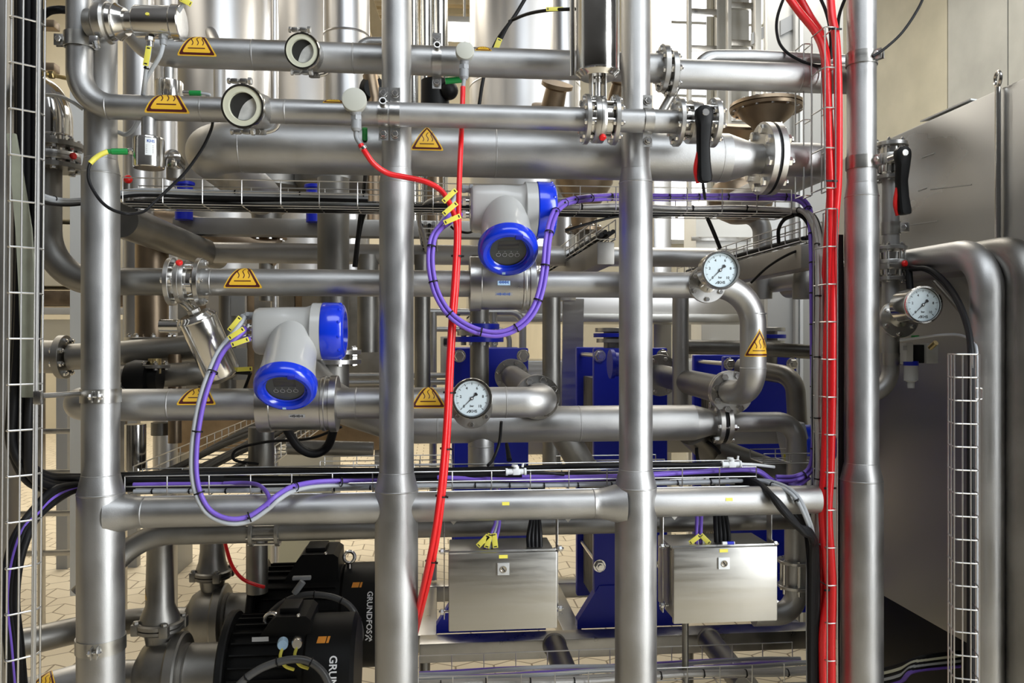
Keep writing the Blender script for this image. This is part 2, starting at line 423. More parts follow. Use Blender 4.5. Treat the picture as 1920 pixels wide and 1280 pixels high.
flange(TOPR, r1b.at(1253), X, .062, .014, 8, .008, phase=.0)
# --- row 2
b = B(); v = P(149, 60, 1.925); c0 = V((v.x, 1.925, r2.z))
b.tube(fillet([V((v.x, 1.925, 2.9)), c0, r2.at(1096)], .078, 14), r2.r, 32)
for q in (203, 379, 536, 745): weld(b, r2, q)
ROW2 = b.obj('steel_pipe', STEEL, None, 'steel pipe curving down at the left and running in front of the posts', 'pipe', 'long horizontal pipes of the rack')
sticker(ROW2, on_h(r2.at(320), r2.r, R(-37)), .104, 'warning sticker with a torn top corner')
sticker(ROW2, on_h(r2.at(627), r2.r, R(34)), .05)
flange(ROW2, r2.at(1094), X, .060, .011, 8, .0075)
b = B(); b.tube([r2.at(1150), r2.at(1275)], r2.r, 32); weld(b, r2, 1212)
R2M = b.obj('steel_pipe', STEEL, None, 'short steel pipe between the actuated valve and the hand valve, in front of the post', 'pipe')
flange(R2M, r2.at(1147), X, .060, .011, 8, .0075); flange(R2M, r2.at(1266), X, .060, .011, 8, .0075)
# side branch: nozzle to the left limit switch on the vertical leg
b = B().lathe(P(165, 42, 1.90), V((1, -.12, -.03)), [(0, .030), (.02, .028), (.035, .022)], 28)
NB = b.obj('branch_nozzle', STEELB, ROW2)
# --- row 3 thick pipe
b = B(); e = r3.at(352)
b.tube(fillet([e + V((.035, .7, 0)), e + V((.035, 0, 0)), r3.at(1362)], .10, 14), r3.r, 44)
for q in (455, 928, 1345): weld(b, r3, q)
b.lathe(r3.at(1362), X, [(0, r3.r), (.07, .043), (.085, .040), (.10, .042)], 40)
ROW3 = b.obj('steel_pipe', STEEL, None, 'thickest steel pipe of the rack, behind the posts, with one triangular hot sign', 'pipe', 'long horizontal pipes of the rack')
sticker(ROW3, on_h(r3.at(801), r3.r, R(-11)), .087)
flange(ROW3, r3.at(1362) + X * .095, X, .098, .017, 8, .013, phase=.3)
x0 = r3.at(1362) + X * .130
b = B(); b.tube(fillet([x0, x0 + X * .165, x0 + V((.165, .7, 0))], .06), .046, 32)
R3R = b.obj('steel_pipe', STEEL, None, 'steel pipe right of the big black-gasket flange, bending back behind the wire tray', 'pipe')
flange(R3R, x0 - X * .010, X, .098, .017, 8, .013, phase=.3)
B().disc(x0 - X * .0185, X, .094, .009, 36).obj('gasket', BLK, R3R)
# --- row 4
b = B(); lx = P(102, 500, 2.16); e = P(1412, 640, 2.09)
b.tube(fillet([V((lx.x, 2.12, P(100, 318, 2.12).z)), V((lx.x, 2.12, r4.z)), r4.at(240), r4.at(324)], [.13, .3], 14), r4.r, 32)
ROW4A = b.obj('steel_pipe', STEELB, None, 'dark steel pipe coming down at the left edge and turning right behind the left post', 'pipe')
flange(ROW4A, r4.at(318), X, .0605, .012, 4, .008, phase=.0)
b = B(); b.tube([r4.at(376), r4.at(884)], r4.r, 32); weld(b, r4, 398)
ROW4B = b.obj('steel_pipe', STEEL, None, 'steel pipe with hot sign between the red-capped wafer valve and the upper flow meter', 'pipe')
flange(ROW4B, r4.at(372), X, .0605, .012, 4, .008, phase=.0)
sticker(ROW4B, on_h(r4.at(461), r4.r, R(-29)), .098)
b = B(); zf = P(1412, 735, 2.09).z
b.tube(fillet([r4.at(996), V((e.x, 2.09, r4.z)), V((e.x, 2.09, zf)), V((P(1372, 735, 2.2).x, 2.22, P(1372, 735, 2.2).z))], [.105, .07], 14), r4.r, 32)
weld(b, r4, 1322)
for q in (588, 690): b.lathe(V((e.x, 2.09, P(1412, q, 2.09).z)), Z, [(-.002, r4.r), (-.001, r4.r + .0008), (.001, r4.r + .0008), (.002, r4.r)], 32)
ROW4C = b.obj('steel_pipe', STEEL, None, 'steel pipe bending down at the right with a hot sign on its vertical leg', 'pipe')
sticker(ROW4C, on_v(V((e.x, 2.09, P(1416, 668, 2.09).z)), r4.r, R(6)), .085)
def hx_link(parent, p1, Y1, p2, Y2, r, R1, R2, label):
    A_, B_ = P(*p1, Y1), P(*p2, Y2); d = (B_ - A_).normalized()
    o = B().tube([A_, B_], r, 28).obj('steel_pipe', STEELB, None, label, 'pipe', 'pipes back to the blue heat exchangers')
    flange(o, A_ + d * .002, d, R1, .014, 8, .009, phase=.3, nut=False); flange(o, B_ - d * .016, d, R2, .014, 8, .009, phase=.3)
    flange(parent, A_ - d * .015, d, R1, .014, 8, .010, phase=.3); return A_, d
hx_link(ROW4C, (1370, 735), 2.235, (1236, 703), 3.10, .042, .062, .082, 'pipe running back from the tall right bend to the middle blue exchanger')
# --- row 5
b = B(); e5 = P(101, 755, 2.2)
b.tube(fillet([V((P(135, 752, 2.11).x, 2.9, r5.z)), V((P(135, 752, 2.11).x, 2.11, r5.z)), r5.at(260), r5.at(492)], [.075, .3], 14), r5.r, 32)
for q in (320, ): weld(b, r5, q)
ROW5A = b.obj('steel_pipe', STEEL, None, 'steel pipe with hot sign left of the lower flow meter, under the purple cable loop', 'pipe')
sticker(ROW5A, on_h(r5.at(377), r5.r, R(3)), .098)
b = B(); eb = P(1006, 744, 2.2)
b.tube(fillet([r5.at(632), V((eb.x + .012, 2.09, r5.z)), V((eb.x + .004, 2.20, P(1007, 744, 2.2).z))], .058, 14), r5.r, 32)
for q in (668, 948): weld(b, r5, q)
ROW5B = b.obj('steel_pipe', STEEL, None, 'steel pipe right of the lower flow meter ending in a tight elbow behind the gauge', 'pipe')
sticker(ROW5B, on_h(r5.at(803), r5.r, R(-15)), .094)
hx_link(ROW5B, (1007, 744), 2.215, (959, 704), 3.10, .042, .062, .066, 'short pipe running back from the elbow to the left blue exchanger')
# --- row 5b
b = B(); s0 = r5b.at(690)
b.tube(fillet([s0 + V((-.30, .30, .25)), s0 + V((-.10, .05, .06)), s0 + V((.10, 0, 0)), r5b.at(1300)], .2, 8), r5b.r, 36)
for q in (820, 1085): weld(b, r5b, q)
b.lathe(r5b.at(1300), X, [(0, r5b.r), (.05, .038), (.06, .036), (.07, .038)], 36)
ROW5C = b.obj('steel_pipe', STEEL, None, 'thick lower steel pipe behind the gauge, tapering to a bolted flange at the right', 'pipe')
f0 = r5b.at(1300) + X * .062
flange(ROW5C, f0, X, .064, .014, 6, .010, phase=.2)
b = B(); e = f0 + X * .035
b.tube(fillet([e, e + X * .215, e + V((.215, 0, -.30))], .06, 12), .029, 28)
R5D = b.obj('steel_pipe', STEEL, None, 'thin steel pipe right of the bolted flange, bending down before the grey covered motor', 'pipe')
flange(R5D, e - X * .010, X, .064, .014, 6, .010, phase=.2); B().disc(e - X * .0195, X, .060, .009, 32).obj('gasket', BLK, R5D)
# stubs under row 5b
b = B(); c = r5b.at(902); b.tube([c, c - Z * .155], .037, 28); b.lathe(c - Z * .06, Z, [(-.002, .037), (0, .0378), (.002, .037)], 28)
b.obj('branch_stub', STEEL, ROW5C)
b = B(); c = r5b.at(1045); b.tube([c, c + V((.13, .10, -.20))], .040, 28); b.obj('branch_stub', STEELB, ROW5C)
# --- row 6 beams between the posts (welded round tubes)
def rung(pxa, pxb, label, start=False, end=False):
    b = B(); b.tube([r6.at(pxa), r6.at(pxb)], r6.r, 36)
    if start: b.lathe(r6.at(pxa) - X * .03, X, [(0, r6.r + .018), (.022, r6.r + .011), (.042, r6.r + .005), (.060, r6.r + .0015), (.076, r6.r), (.078, r6.r + .001), (.080, r6.r)], 36)
    if end: b.lathe(r6.at(pxb) + X * .03, -X, [(0, r6.r + .018), (.022, r6.r + .011), (.042, r6.r + .005), (.060, r6.r + .0015), (.076, r6.r), (.078, r6.r + .001), (.080, r6.r)], 36)
    return b.obj('steel_pipe', STEEL, None, label, 'pipe', 'welded cross pipes between the posts')
rung(232, 735, 'welded cross pipe between the left and middle posts, below the lower wire tray', True)
RA = rung(752, 1147, 'welded cross pipe above the left junction box, between two posts', False, True)
RB = rung(1215, 1532, 'welded cross pipe above the right junction box')
for o_, px in ((RA, 946), (RB, 1358)):
    fn = on_h(r6.at(px), r6.r, R(12)); b = B(); b.add([fn(u, v, .0008) for v in (0, .004, .008) for u in (-.009, .009)], [[0, 1, 3, 2], [2, 3, 5, 4]]); b.obj('yellow_label', YTAG, o_, 'small yellow label')
# --- row 6b
b = B(); c = P(232, 1040, 2.16)
b.tube(fillet([V((c.x - .10, 2.14, c.z - .10)), r6b.at(268), r6b.at(470)], .16, 12), r6b.r, 28)
LOWA = b.obj('steel_pipe', STEELB, None, 'lower steel pipe rising behind the left post and running under the cross pipe', 'pipe')
b = B(); b.tube([r6b.at(524), r6b.at(1500)], .0265, 28); LOWB = b.obj('steel_pipe', STEELB, None, 'long thin steel pipe behind the tops of the two junction boxes', 'pipe')
t = thing('check_valve', r6b.at(497), 'small flanged valve in the low pipe above the rear pump', 'valve')
for q in (470, 518): B().disc(r6b.at(q), X, .040, .010, 28).obj('flange', STEELB, t)
B().lathe(r6b.at(474), X, [(0, .026), (.06, .026)], 24).obj('body', STEELB, t)
for k in range(6):
    a = k * math.pi / 3 + .3; o = V((0, math.cos(a), math.sin(a))) * .034
    B().tube([r6b.at(466) + o, r6b.at(526) + o], .0035, 8).obj('tie_rod', BOLT, t)

# ================================================================== pipe clamps (saddles on the posts)
def saddle(h, px, label, bolts=2, w=.023, ped=False, blen=.060):
    c = h.at(px); t = thing('pipe_clamp', c, label, 'clamp', 'saddle clamps holding the pipes')
    r = h.r + .0006
    b = B(); vs = []; n = 20
    pts = [(r * math.cos(a), r * math.sin(a)) for a in [math.pi / 2 - math.pi * k / n for k in range(n + 1)]]
    pf = [(0, r + .034)] + [(x_, y_) for x_, y_ in pts] + [(0, -r - .034)]
    for th in (0, .0022):
        for (d_, z_) in pf:
            s_ = 1 + th / r
            for k in (-1, 1): vs.append(c + X * k * w / 2 + V((0, -d_ * s_ - (th if d_ == 0 else 0), z_ * (s_ if d_ else 1))))
    m = len(pf) * 2; fs = []
    for i in range(len(pf) - 1):
        fs.append([2 * i, 2 * i + 1, 2 * i + 3, 2 * i + 2]); fs.append([m + 2 * i, m + 2 * i + 2, m + 2 * i + 3, m + 2 * i + 1])
        fs.append([2 * i, 2 * i + 2, m + 2 * i + 2, m + 2 * i]); fs.append([2 * i + 1, m + 2 * i + 1, m + 2 * i + 3, 2 * i + 3])
    fs.append([0, m, m + 1, 1]); fs.append([m - 2, m - 1, 2 * m - 1, 2 * m - 2]); b.add(vs, fs)
    b.obj('saddle', FLG, t)
    for k in (-1, 1):
        q = c + V((0, -.003, k * (r + .019)))
        w_ = B().disc(q, V((0, -1, 0)), .0100, .0018, 18); w_.hexn(q + V((0, -.0015, 0)), V((0, -1, 0)), .0078, .006); w_.tube([q + V((0, -.005, 0)), q + V((0, -.0095, 0))], .003, 10); w_.obj('bolt', BOLT, t)
    return t
saddle(r2, 1214, 'saddle clamp holding the front pipe to the post between the two valves')
saddle(r2, 741, 'saddle clamp on the middle post, right one of the pair')
def spigot(h, px, label):
    t = saddle(h, px, label)
    c = h.at(px) + V((0, -h.r * .72, h.r * .62)); d = V((.05, -1, .18)).normalized()
    B().lathe(c - d * .01, d, [(0, .0085), (.028, .0085), (.028, .0062), (.012, .006), (.012, 0)], 20, 0).obj('spigot', FLG, t)
    B().disc(c + d * .0025, d, .0060, .001, 16).obj('plug', INK, t)
spigot(r2, 719, 'saddle clamp with an open round spigot, left of the middle post')
spigot(r1, 819, 'saddle clamp with an open round spigot on the top pipe right of the middle post')
t = band(118, 76, .0305, 'strap clamp at the top of the curved front pipe by the left tray', post_x=P(149, 76, 1.925).x, Y=1.925, gap_ang=180)
# ================================================================== flow meters
FR = V((0, -1, 0))
def flow_meter(h, pa, pb, hx0, hx1, hx2, hx3, hy, Yh, cx, tilt, L, label, stickers, glands):
    c0 = h.at((pa + pb) / 2); t = thing('flow_meter', c0, label, 'flow meter', 'flow meters with blue caps')
    xa, xb = h.at(pa).x, h.at(pb).x; w_ = xb - xa; rs = .0715
    o = V((xa, h.Y, h.z))
    B().lathe(o, X, [(0, .04), (0, rs - .001), (.001, rs), (w_ * .17, rs), (w_ * .18, rs - .004), (w_ * .80, rs - .004), (w_ * .81, rs - .001), (w_ * .845, rs - .001), (w_ * .855, rs - .004), (w_ * .90, rs - .004), (w_ * .91, rs + .001), (w_ - .001, rs + .001), (w_, rs), (w_, .04)], 48).obj('sensor_body', FLG, t, origin=c0)
    z0 = P(cx, hy, Yh).z; q = P((hx0 + hx1) / 2, hy, Yh)
    B().lathe((P(cx, 0, Yh).x, h.Y - .01, h.z + rs * .8), V((0, (Yh - h.Y + .01), z0 - h.z - rs * .8)), [(0, .034), (.01, .030), (.16, .030)], 28).obj('neck', GREYP, t)
    A_, B1, B2, B3 = (P(k, hy, Yh).x for k in (hx0, hx1, hx2, hx3)); rh = .0605
    # square-shouldered terminal housing: superellipse section swept along X
    b = B(); vs = []; n = 40
    prof = [(A_, .80), (A_ + .004, .90), (A_ + .012, .955), (A_ + (B1 - A_) * .55, .985), (B1 - .016, 1.0), (B1 - .004, 1.07), (B1, 1.12)]
    for x_, k in prof:
        for j in range(n):
            a = 2 * math.pi * j / n; ex = .62 if x_ < B1 - .02 else .85
            cc, ss = math.cos(a), math.sin(a)
            vs.append((x_, Yh + math.copysign(abs(cc) ** ex, cc) * rh * k, z0 + math.copysign(abs(ss) ** ex, ss) * rh * k))
    fs = [[i * n + j, i * n + (j + 1) % n, (i + 1) * n + (j + 1) % n, (i + 1) * n + j] for i in range(len(prof) - 1) for j in range(n)]
    fs += [list(range(n))[::-1], [(len(prof) - 1) * n + j for j in range(n)]]
    hs = b.add(vs, fs).obj('terminal_housing', GREYP, t)
    oh = V((B1, Yh, z0))
    B().lathe(oh, X, [(-.002, 0), (-.002, .069), (0, .0705), (B2 - B1 - .001, .0705), (B2 - B1, .069), (B2 - B1, 0)], 44).obj('collar', GREYP, t)
    wc = B3 - B2
    cap = B().lathe(V((B2, Yh, z0)), X, [(0, 0), (0, .071), (.002, .0722), (wc * .72, .0715), (wc * .92, .066), (wc, .058), (wc, .050), (wc * .8, .047), (wc * .8, 0)], 44).obj('end_cap', BLUE, t)
    b = B()
    for k in range(12):
        a = 2 * math.pi * k / 12 + .2; b.sphere(V((B2 + wc * .80, Yh + math.cos(a) * .068, z0 + math.sin(a) * .068)), .0045, seg=10)
    b.obj('grip_bump', BLUE, cap)
    # front display tube pointing forward and down
    d = V((0, -math.cos(tilt), -math.sin(tilt))); s0 = V((P(cx, hy, Yh).x, Yh, z0)); up = V((0, -math.sin(tilt), math.cos(tilt)))
    B().lathe(s0, d, [(0, .059), (L * .45, .0605), (L * .72, .0635), (L * .74, .0645), (L * .90, .0655), (L * .90, .03)], 44).obj('display_tube', GREYP, t)
    s1 = s0 + d * (L * .88)
    ring = B().lathe(s1, d, [(0, .03), (0, .069), (.003, .0725), (.018, .0728), (.026, .071), (.032, .066), (.034, .060), (.032, .052), (.027, .0475), (.022, .0465), (.020, .044)], 56).obj('display_cap', BLUE, t)
    b = B()
    for k in range(10):
        a = 2 * math.pi * k / 10 + .3; b.sphere(s1 + d * .0285 + (X * math.cos(a) + up * math.sin(a)) * .0635, .0042, seg=10)
    b.obj('grip_bump', BLUE, ring)
    B().box(s1 + d * .033 + (X * .38 + up * .925) .normalized() * .0575, (.018, .013, .006), 0, .002, (X, up, d)).obj('lock_tab', BLUED, ring)
    dsp = B().disc(s1 + d * .014, d, .0472, .004, 40).obj('display', DISP, t)
    b = B(); o2 = s1 + d * .0182
    ux = X; uy = up
    b2 = B().box(o2 + uy * .016, (.050, .026, .0006), 0, .0002, (ux, uy, d)); b2.obj('screen', LENS, dsp)
    for k in range(4):
        p = o2 + ux * (-.0225 + .015 * k) - uy * .012
        b.lathe(p, d, [(.0002, .0058), (.0006, .0058), (.0006, .0046), (.0002, .0046)], 20)
        b.disc(p + uy * .0095, d, .0012, .0005, 8)
    b.obj('touch_keys', MATS['grey_label'], dsp)
    B().box(s1 + d * .0335 - up * .0575 - X * .008, (.008, .006, .001), 0, 0, (X, up, d)).obj('small_label', LBLB, ring)
    for (txt, th, w2, h2, m1, m2, sz, xo) in stickers:
        rr = rs - .004; b = B(); cxx = (xa + xb) / 2 + xo
        fn = lambda u, v, l: V((cxx + u, h.Y - math.cos(th + v / rr) * (rr + l), h.z + math.sin(th + v / rr) * (rr + l)))
        vs = [fn(u, v, .0006) for v in (-h2 / 2, 0, h2 / 2) for u in (-w2 / 2, w2 / 2)]
        b.add(vs, [[0, 1, 3, 2], [2, 3, 5, 4]], 0)
        for k in range(txt): u0 = -w2 * .40 + w2 * .80 * k / txt; hh = h2 * (.16 + .10 * ((k * 7) % 3)); b.add([fn(u0, -hh + sz, .001), fn(u0 + w2 * .55 / txt, -hh + sz, .001), fn(u0 + w2 * .55 / txt, hh + sz, .001), fn(u0, hh + sz, .001)], [[0, 1, 2, 3]], 1)
        b.obj('name_label', [m1, m2], t, 'small unreadable label on the sensor body')
    out = []
    for (gx, gy, m_) in glands:
        p = P(gx, gy, Yh - .01); b = B(); q = V((A_ + .006, p.y, p.z))
        b.hexn(q, -X, .012, .010); b.tube([q - X * .008, q - X * .024], .0092, 16); b.hexn(q - X * .018, -X, .0108, .010); b.lathe(q - X * .026, -X, [(0, .0095), (.008, .006), (.008, 0)], 16)
        b.obj('cable_gland', m_, t); out.append(q - X * .036)
    return t, out
FM1, G1 = flow_meter(r4, 880, 1001, 882, 984, 1005, 1040, 393, 2.02, 945, R(45), .168, 'upper flow meter with two blue caps and a purple cable loop below it', [(12, R(-2), .032, .011, LBLB, INKB, .002, 0), (9, R(-26), .044, .0095, LBLG, INKB, 0, 0)], [(876, 354, GREYD), (878, 378, BOLT), (878, 402, BOLT)])
FM2, G2 = flow_meter(r5, 487, 634, 480, 588, 606, 648, 621, 2.02, 553, R(46), .187, 'lower flow meter with two blue caps, left of the middle post', [(8, R(-22), .040, .0095, LBLG, INK, 0, .005)], [(478, 592, GREYD), (484, 614, BOLT), (488, 634, BOLT)])

# ================================================================== pressure gauges
def gauge(px, py, Yf, rad, Yb, label, ax=None, base=None, seam=True):
    """Dial gauge: face at Yf, its case reaching back to Yb; base = (point, radius) of the mounting flange."""
    c = P(px, py, Yf); d = V(ax).normalized() if ax else FR.copy(); u = Z.cross(-d).normalized() * -1 if False else d.cross(Z).normalized() * 1
    u = -u if u.x < 0 else u; up = u.cross(-d); up = up if up.z > 0 else -up
    t = thing('pressure_gauge', c, label, 'pressure gauge', 'dial gauges on the pipes'); r = rad
    L = Yb - Yf
    B().lathe(c - d * L, d, [(0, 0), (0, r * .86), (.004, r * .93), (L - .012, r * .93), (L - .012, 0)], 44).obj('case', POL, t)
    B().lathe(c - d * .014, d, [(0, r * .9), (0, r * .98), (.003, r), (.011, r), (.014, r * .975), (.014, r * .89), (.008, r * .87)], 52).obj('bezel', POL, t)
    B().lathe(c - d * .0065, d, [(0, r * .885), (.002, r * .885), (.002, r * .86), (0, r * .86)], 48).obj('seal_ring', INK, t)
    fc = B().disc(c - d * .010, d, r * .875, .003, 48).obj('dial', DIAL, t)
    b = B(); o = c - d * .0066; k = r / .05
    for i in range(51):
        a = R(225 - 270 * i / 50); big = i % 5 == 0; r0 = (.0335 if big else .0360) * k; r1_ = .0395 * k; e = V(u) * math.cos(a) + V(up) * math.sin(a); n_ = V(u) * -math.sin(a) + V(up) * math.cos(a); w2 = (.0007 if big else .0003) * k
        b.add([o + e * r0 + n_ * w2, o + e * r0 - n_ * w2, o + e * r1_ - n_ * w2, o + e * r1_ + n_ * w2], [[0, 1, 2, 3]])
    for i in range(6):
        a = R(225 - 54 * i); b.text(str(2 * i), o + (u * math.cos(a) + up * math.sin(a)) * .0275 * k, u, up, .0092 * k, 0, True)
    b.text('bar', o - up * .0185 * k, u, up, .0075 * k, 0, True)
    b.text('KHS', o - up * .0315 * k + u * .004 * k, u, up, .0098 * k, 0, True)
    q = o - up * .0315 * k - u * .0085 * k
    b.add([q - u * .005 * k - up * .0035 * k, q - u * .002 * k - up * .0035 * k, q + u * .0035 * k + up * .002 * k, q + u * .0035 * k + up * .0042 * k], [[0, 1, 2, 3]])
    b.add([q + u * .0012 * k - up * .0035 * k, q + u * .0038 * k - up * .0035 * k, q + u * .0038 * k + up * .001 * k], [[0, 1, 2]])
    b.obj('scale_print', INK, fc)
    a = R(225); e = u * math.cos(a) + up * math.sin(a); n_ = u * -math.sin(a) + up * math.cos(a); b = B(); o = c - d * .0055
    b.prism([o + e * .037 * k, o + n_ * .0011 * k, o - e * .010 * k + n_ * .0012 * k, o - e * .014 * k + n_ * .0045 * k, o - e * .0175 * k + n_ * .003 * k, o - e * .0175 * k - n_ * .003 * k, o - e * .014 * k - n_ * .0045 * k, o - e * .010 * k - n_ * .0012 * k, o - n_ * .0011 * k], d * .0008)
    b.disc(o, d, .0042 * k, .0016, 16); b.obj('needle', INK, t); B().disc(o + d * .0014, d, .002 * k, .001, 12).obj('hub', WHITE, t)
    if base:
        bp, br = base; bp = V(bp); q = c - d * L; e = (bp - q)
        B().tube([q + d * .01, q + (bp - q) * .6, bp - d * .012], [.020, .022, .026], 24).obj('stem', POL, t)
        f = B().disc(bp - d * .014, d, br, .013, 36).obj('mounting_flange', FLG, t)
        uu, ww = frame(d)
        for i in range(6):
            a2 = i * math.pi / 3 + .5; p = bp + (uu * math.cos(a2) + ww * math.sin(a2)) * br * .8
            B().hexn(p - d * .001, d, .0062, .006).obj('bolt', BOLT, f)
    return t
gauge(885, 747, 1.965, .0505, 2.015, 'pressure gauge on the pipe right of the lower hot sign and red hose', base=(P(885, 765, 2.03), .052))
gauge(1352, 506, 1.93, .049, 1.985, 'pressure gauge on the upper right pipe, left of the purple cable bend', ax=(-.04, -1, -.02), base=(P(1327, 532, 2.045), .050))
gauge(1733, 571, 1.88, .0475, 1.975, 'pressure gauge on the vertical pipe right of the right post', ax=(-.10, -1, 0), base=(P(1688, 597, 2.05), .052))

# ================================================================== wafer valves
def wafer(h, pa, pb, rb, label, red=None, ring=(.25, .70), rr=None, name='butterfly_valve', axis=X, o=None, L=None):
    a, e = (h.at(pa), h.at(pb)) if h else (V(o), V(o) + V(axis) * L)
    ax = (e - a).normalized(); L = (e - a).length; u, w_ = frame(ax)
    t = thing(name, (a + e) / 2, label, 'valve')
    B().lathe(a, ax, [(0, 0), (0, rb * .74), (L, rb * .74), (L, 0)], 36).obj('valve_core', POL, t)
    k0, k1 = ring
    b = B(); m = (k0 + k1) / 2
    b.lathe(a, ax, [(L * k0, rb * .6), (L * k0, rb * .96), (L * k0 + .001, rb * .97), (L * m - .0008, rb * .97), (L * m, rb * .955), (L * m + .0008, rb * .97), (L * k1 - .001, rb * .97), (L * k1, rb * .96), (L * k1, rb * .6)], 44)
    b.obj('valve_body', FLG, t)
    for k in range(6):
        an = k * math.pi / 3 + .25; p = (u * math.cos(an) + w_ * math.sin(an)) * rb * .80
        B().tube([a + p - ax * .002, e + p + ax * .002], .0045, 10).obj('tie_rod', BOLT, t)
    if red is not None:
        d = V(red).normalized(); p = a + ax * L * m + d * rb * .93
        B().disc(p, d, .0085, .009, 20, bev=.002).obj('red_plug', REDP, t)
    return t
VA = wafer(r4, 324, 366, .056, 'wafer valve with a red plug, right of the left post', red=(0, -.6, .8), rr=1)
VB = wafer(r2, 1100, 1144, .058, 'wafer valve with a red plug underneath, below the tall actuator', red=(.1, -.5, -.86))
VC = wafer(r2, 1272, 1334, .054, 'hand valve with a black lever at the end of the front pipe', name='hand_valve', ring=(.30, .62))
e = r2.at(1332); flange(VC, e, X, .060, .013, 8, .0075)
def lever(parent, px, py, Yl, px2, py2, k=1.0, redside=-1):
    """Black moulded valve lever hanging down, with a red release lever behind."""
    a = P(px, py, Yl); e = P(px2, py2, Yl); d = (e - a).normalized(); s_ = V((0, 1, 0)).cross(d).normalized(); s_ = s_ if s_.x > 0 else -s_; L = (e - a).length
    prof = [(-.017, .004), (-.0155, .011), (-.009, .0175), (0, .0190), (.012, .0180), (.03, .0150), (L * .45, .0125), (L * .7, .0132), (L * .92, .0150), (L * .985, .0135), (L, .008)]
    vs = []; n = 12
    for q, w2 in prof:
        w2 *= k
        for j in range(n):
            an = 2 * math.pi * j / n; c_, q_ = math.cos(an), math.sin(an)
            vs.append(a + d * q + s_ * math.copysign(abs(c_) ** .6, c_) * w2 + FR * (math.copysign(abs(q_) ** .7, q_) * .012 * k - .010 * (q > .05) * math.sin(min(1, q / L) * 3)))
    m = len(prof); fs = [[i * n + j, i * n + (j + 1) % n, (i + 1) * n + (j + 1) % n, (i + 1) * n + j] for i in range(m - 1) for j in range(n)] + [list(range(n)), [(m - 1) * n + j for j in range(n)]]
    lv = B().add(vs, fs).obj('lever', BLKP, parent)
    B().disc(a + FR * .0115, FR, .0088, .003, 18).obj('lever_screw', BOLT, lv)
    B().tube([a + Yv * .006, a + Yv * .055], .010, 18).obj('lever_spindle', POL, parent)
    q = a + d * L * .55 + s_ * redside * .010 + Yv * .012
    B().tube(spl([q, q + d * L * .25 + s_ * redside * .008, e + s_ * redside * .012 + Yv * .012], 6), .0062, 10).obj('release_lever', REDP, parent)
lever(VC, 1320, 213, 1.855, 1322, 341, 1.2)
def actuator(c0, c1, r, label, lug=True):
    """Polished pneumatic cylinder from c0 (valve side) to c1."""
    c0, c1 = V(c0), V(c1); d = (c1 - c0).normalized(); L = (c1 - c0).length
    t = thing('pneumatic_actuator', c0, label, 'actuator', 'polished valve actuators')
    B().lathe(c0, d, [(0, 0), (0, r * .80), (.004, r * .84), (.010, r * .98), (.013, r), (L - .012, r), (L - .004, r * .95), (L, r * .85), (L, 0)], 48).obj('cylinder', POL, t)
    b = B(); b.lathe(c0, d, [(.012, r), (.013, r + .0015), (.016, r + .0015), (.017, r)], 48); b.obj('end_rim', POL, t)
    return t
a0 = P(1121, 147, 1.925); AC = actuator(a0, a0 + Z * .42, .0525, 'tall polished actuator cylinder standing on the front pipe valve, left of the post')
b = B(); b.box(a0 + V((-.017, 0, -.032)), (.004, .035, .075), 0, .001); b.box(a0 + V((.016, 0, -.032)), (.004, .035, .075), 0, .001); b.tube([a0, a0 - Z * .05], .009, 16); b.hexn(a0 - Z * .012, Z, .013, .010); b.obj('bracket', FLG, AC)
b = B(); b.tube([a0 + V((-.06, .02, .01)), a0 + V((-.06, .02, .5))], .006, 10); b.obj('air_tube', POL, AC)
a0 = P(366, 588, 2.05); AC2 = actuator(a0, a0 + V((.055, .05, -.155)), .046, 'dark polished actuator hanging below the red-plug valve, behind the purple cable')
b = B().tube([r4.at(345) - Z * .05, a0], .012, 14); b.hexn(a0 - V((.055, .05, -.155)).normalized() * .012, V((.055, .05, -.155)), .016, .012); b.obj('stem', POL, AC2)
B().lathe(a0 + V((-.045, .02, -.03)), -X, [(0, 0), (0, .017), (.045, .017), (.045, 0)], 24).obj('switch_head', POL, AC2)

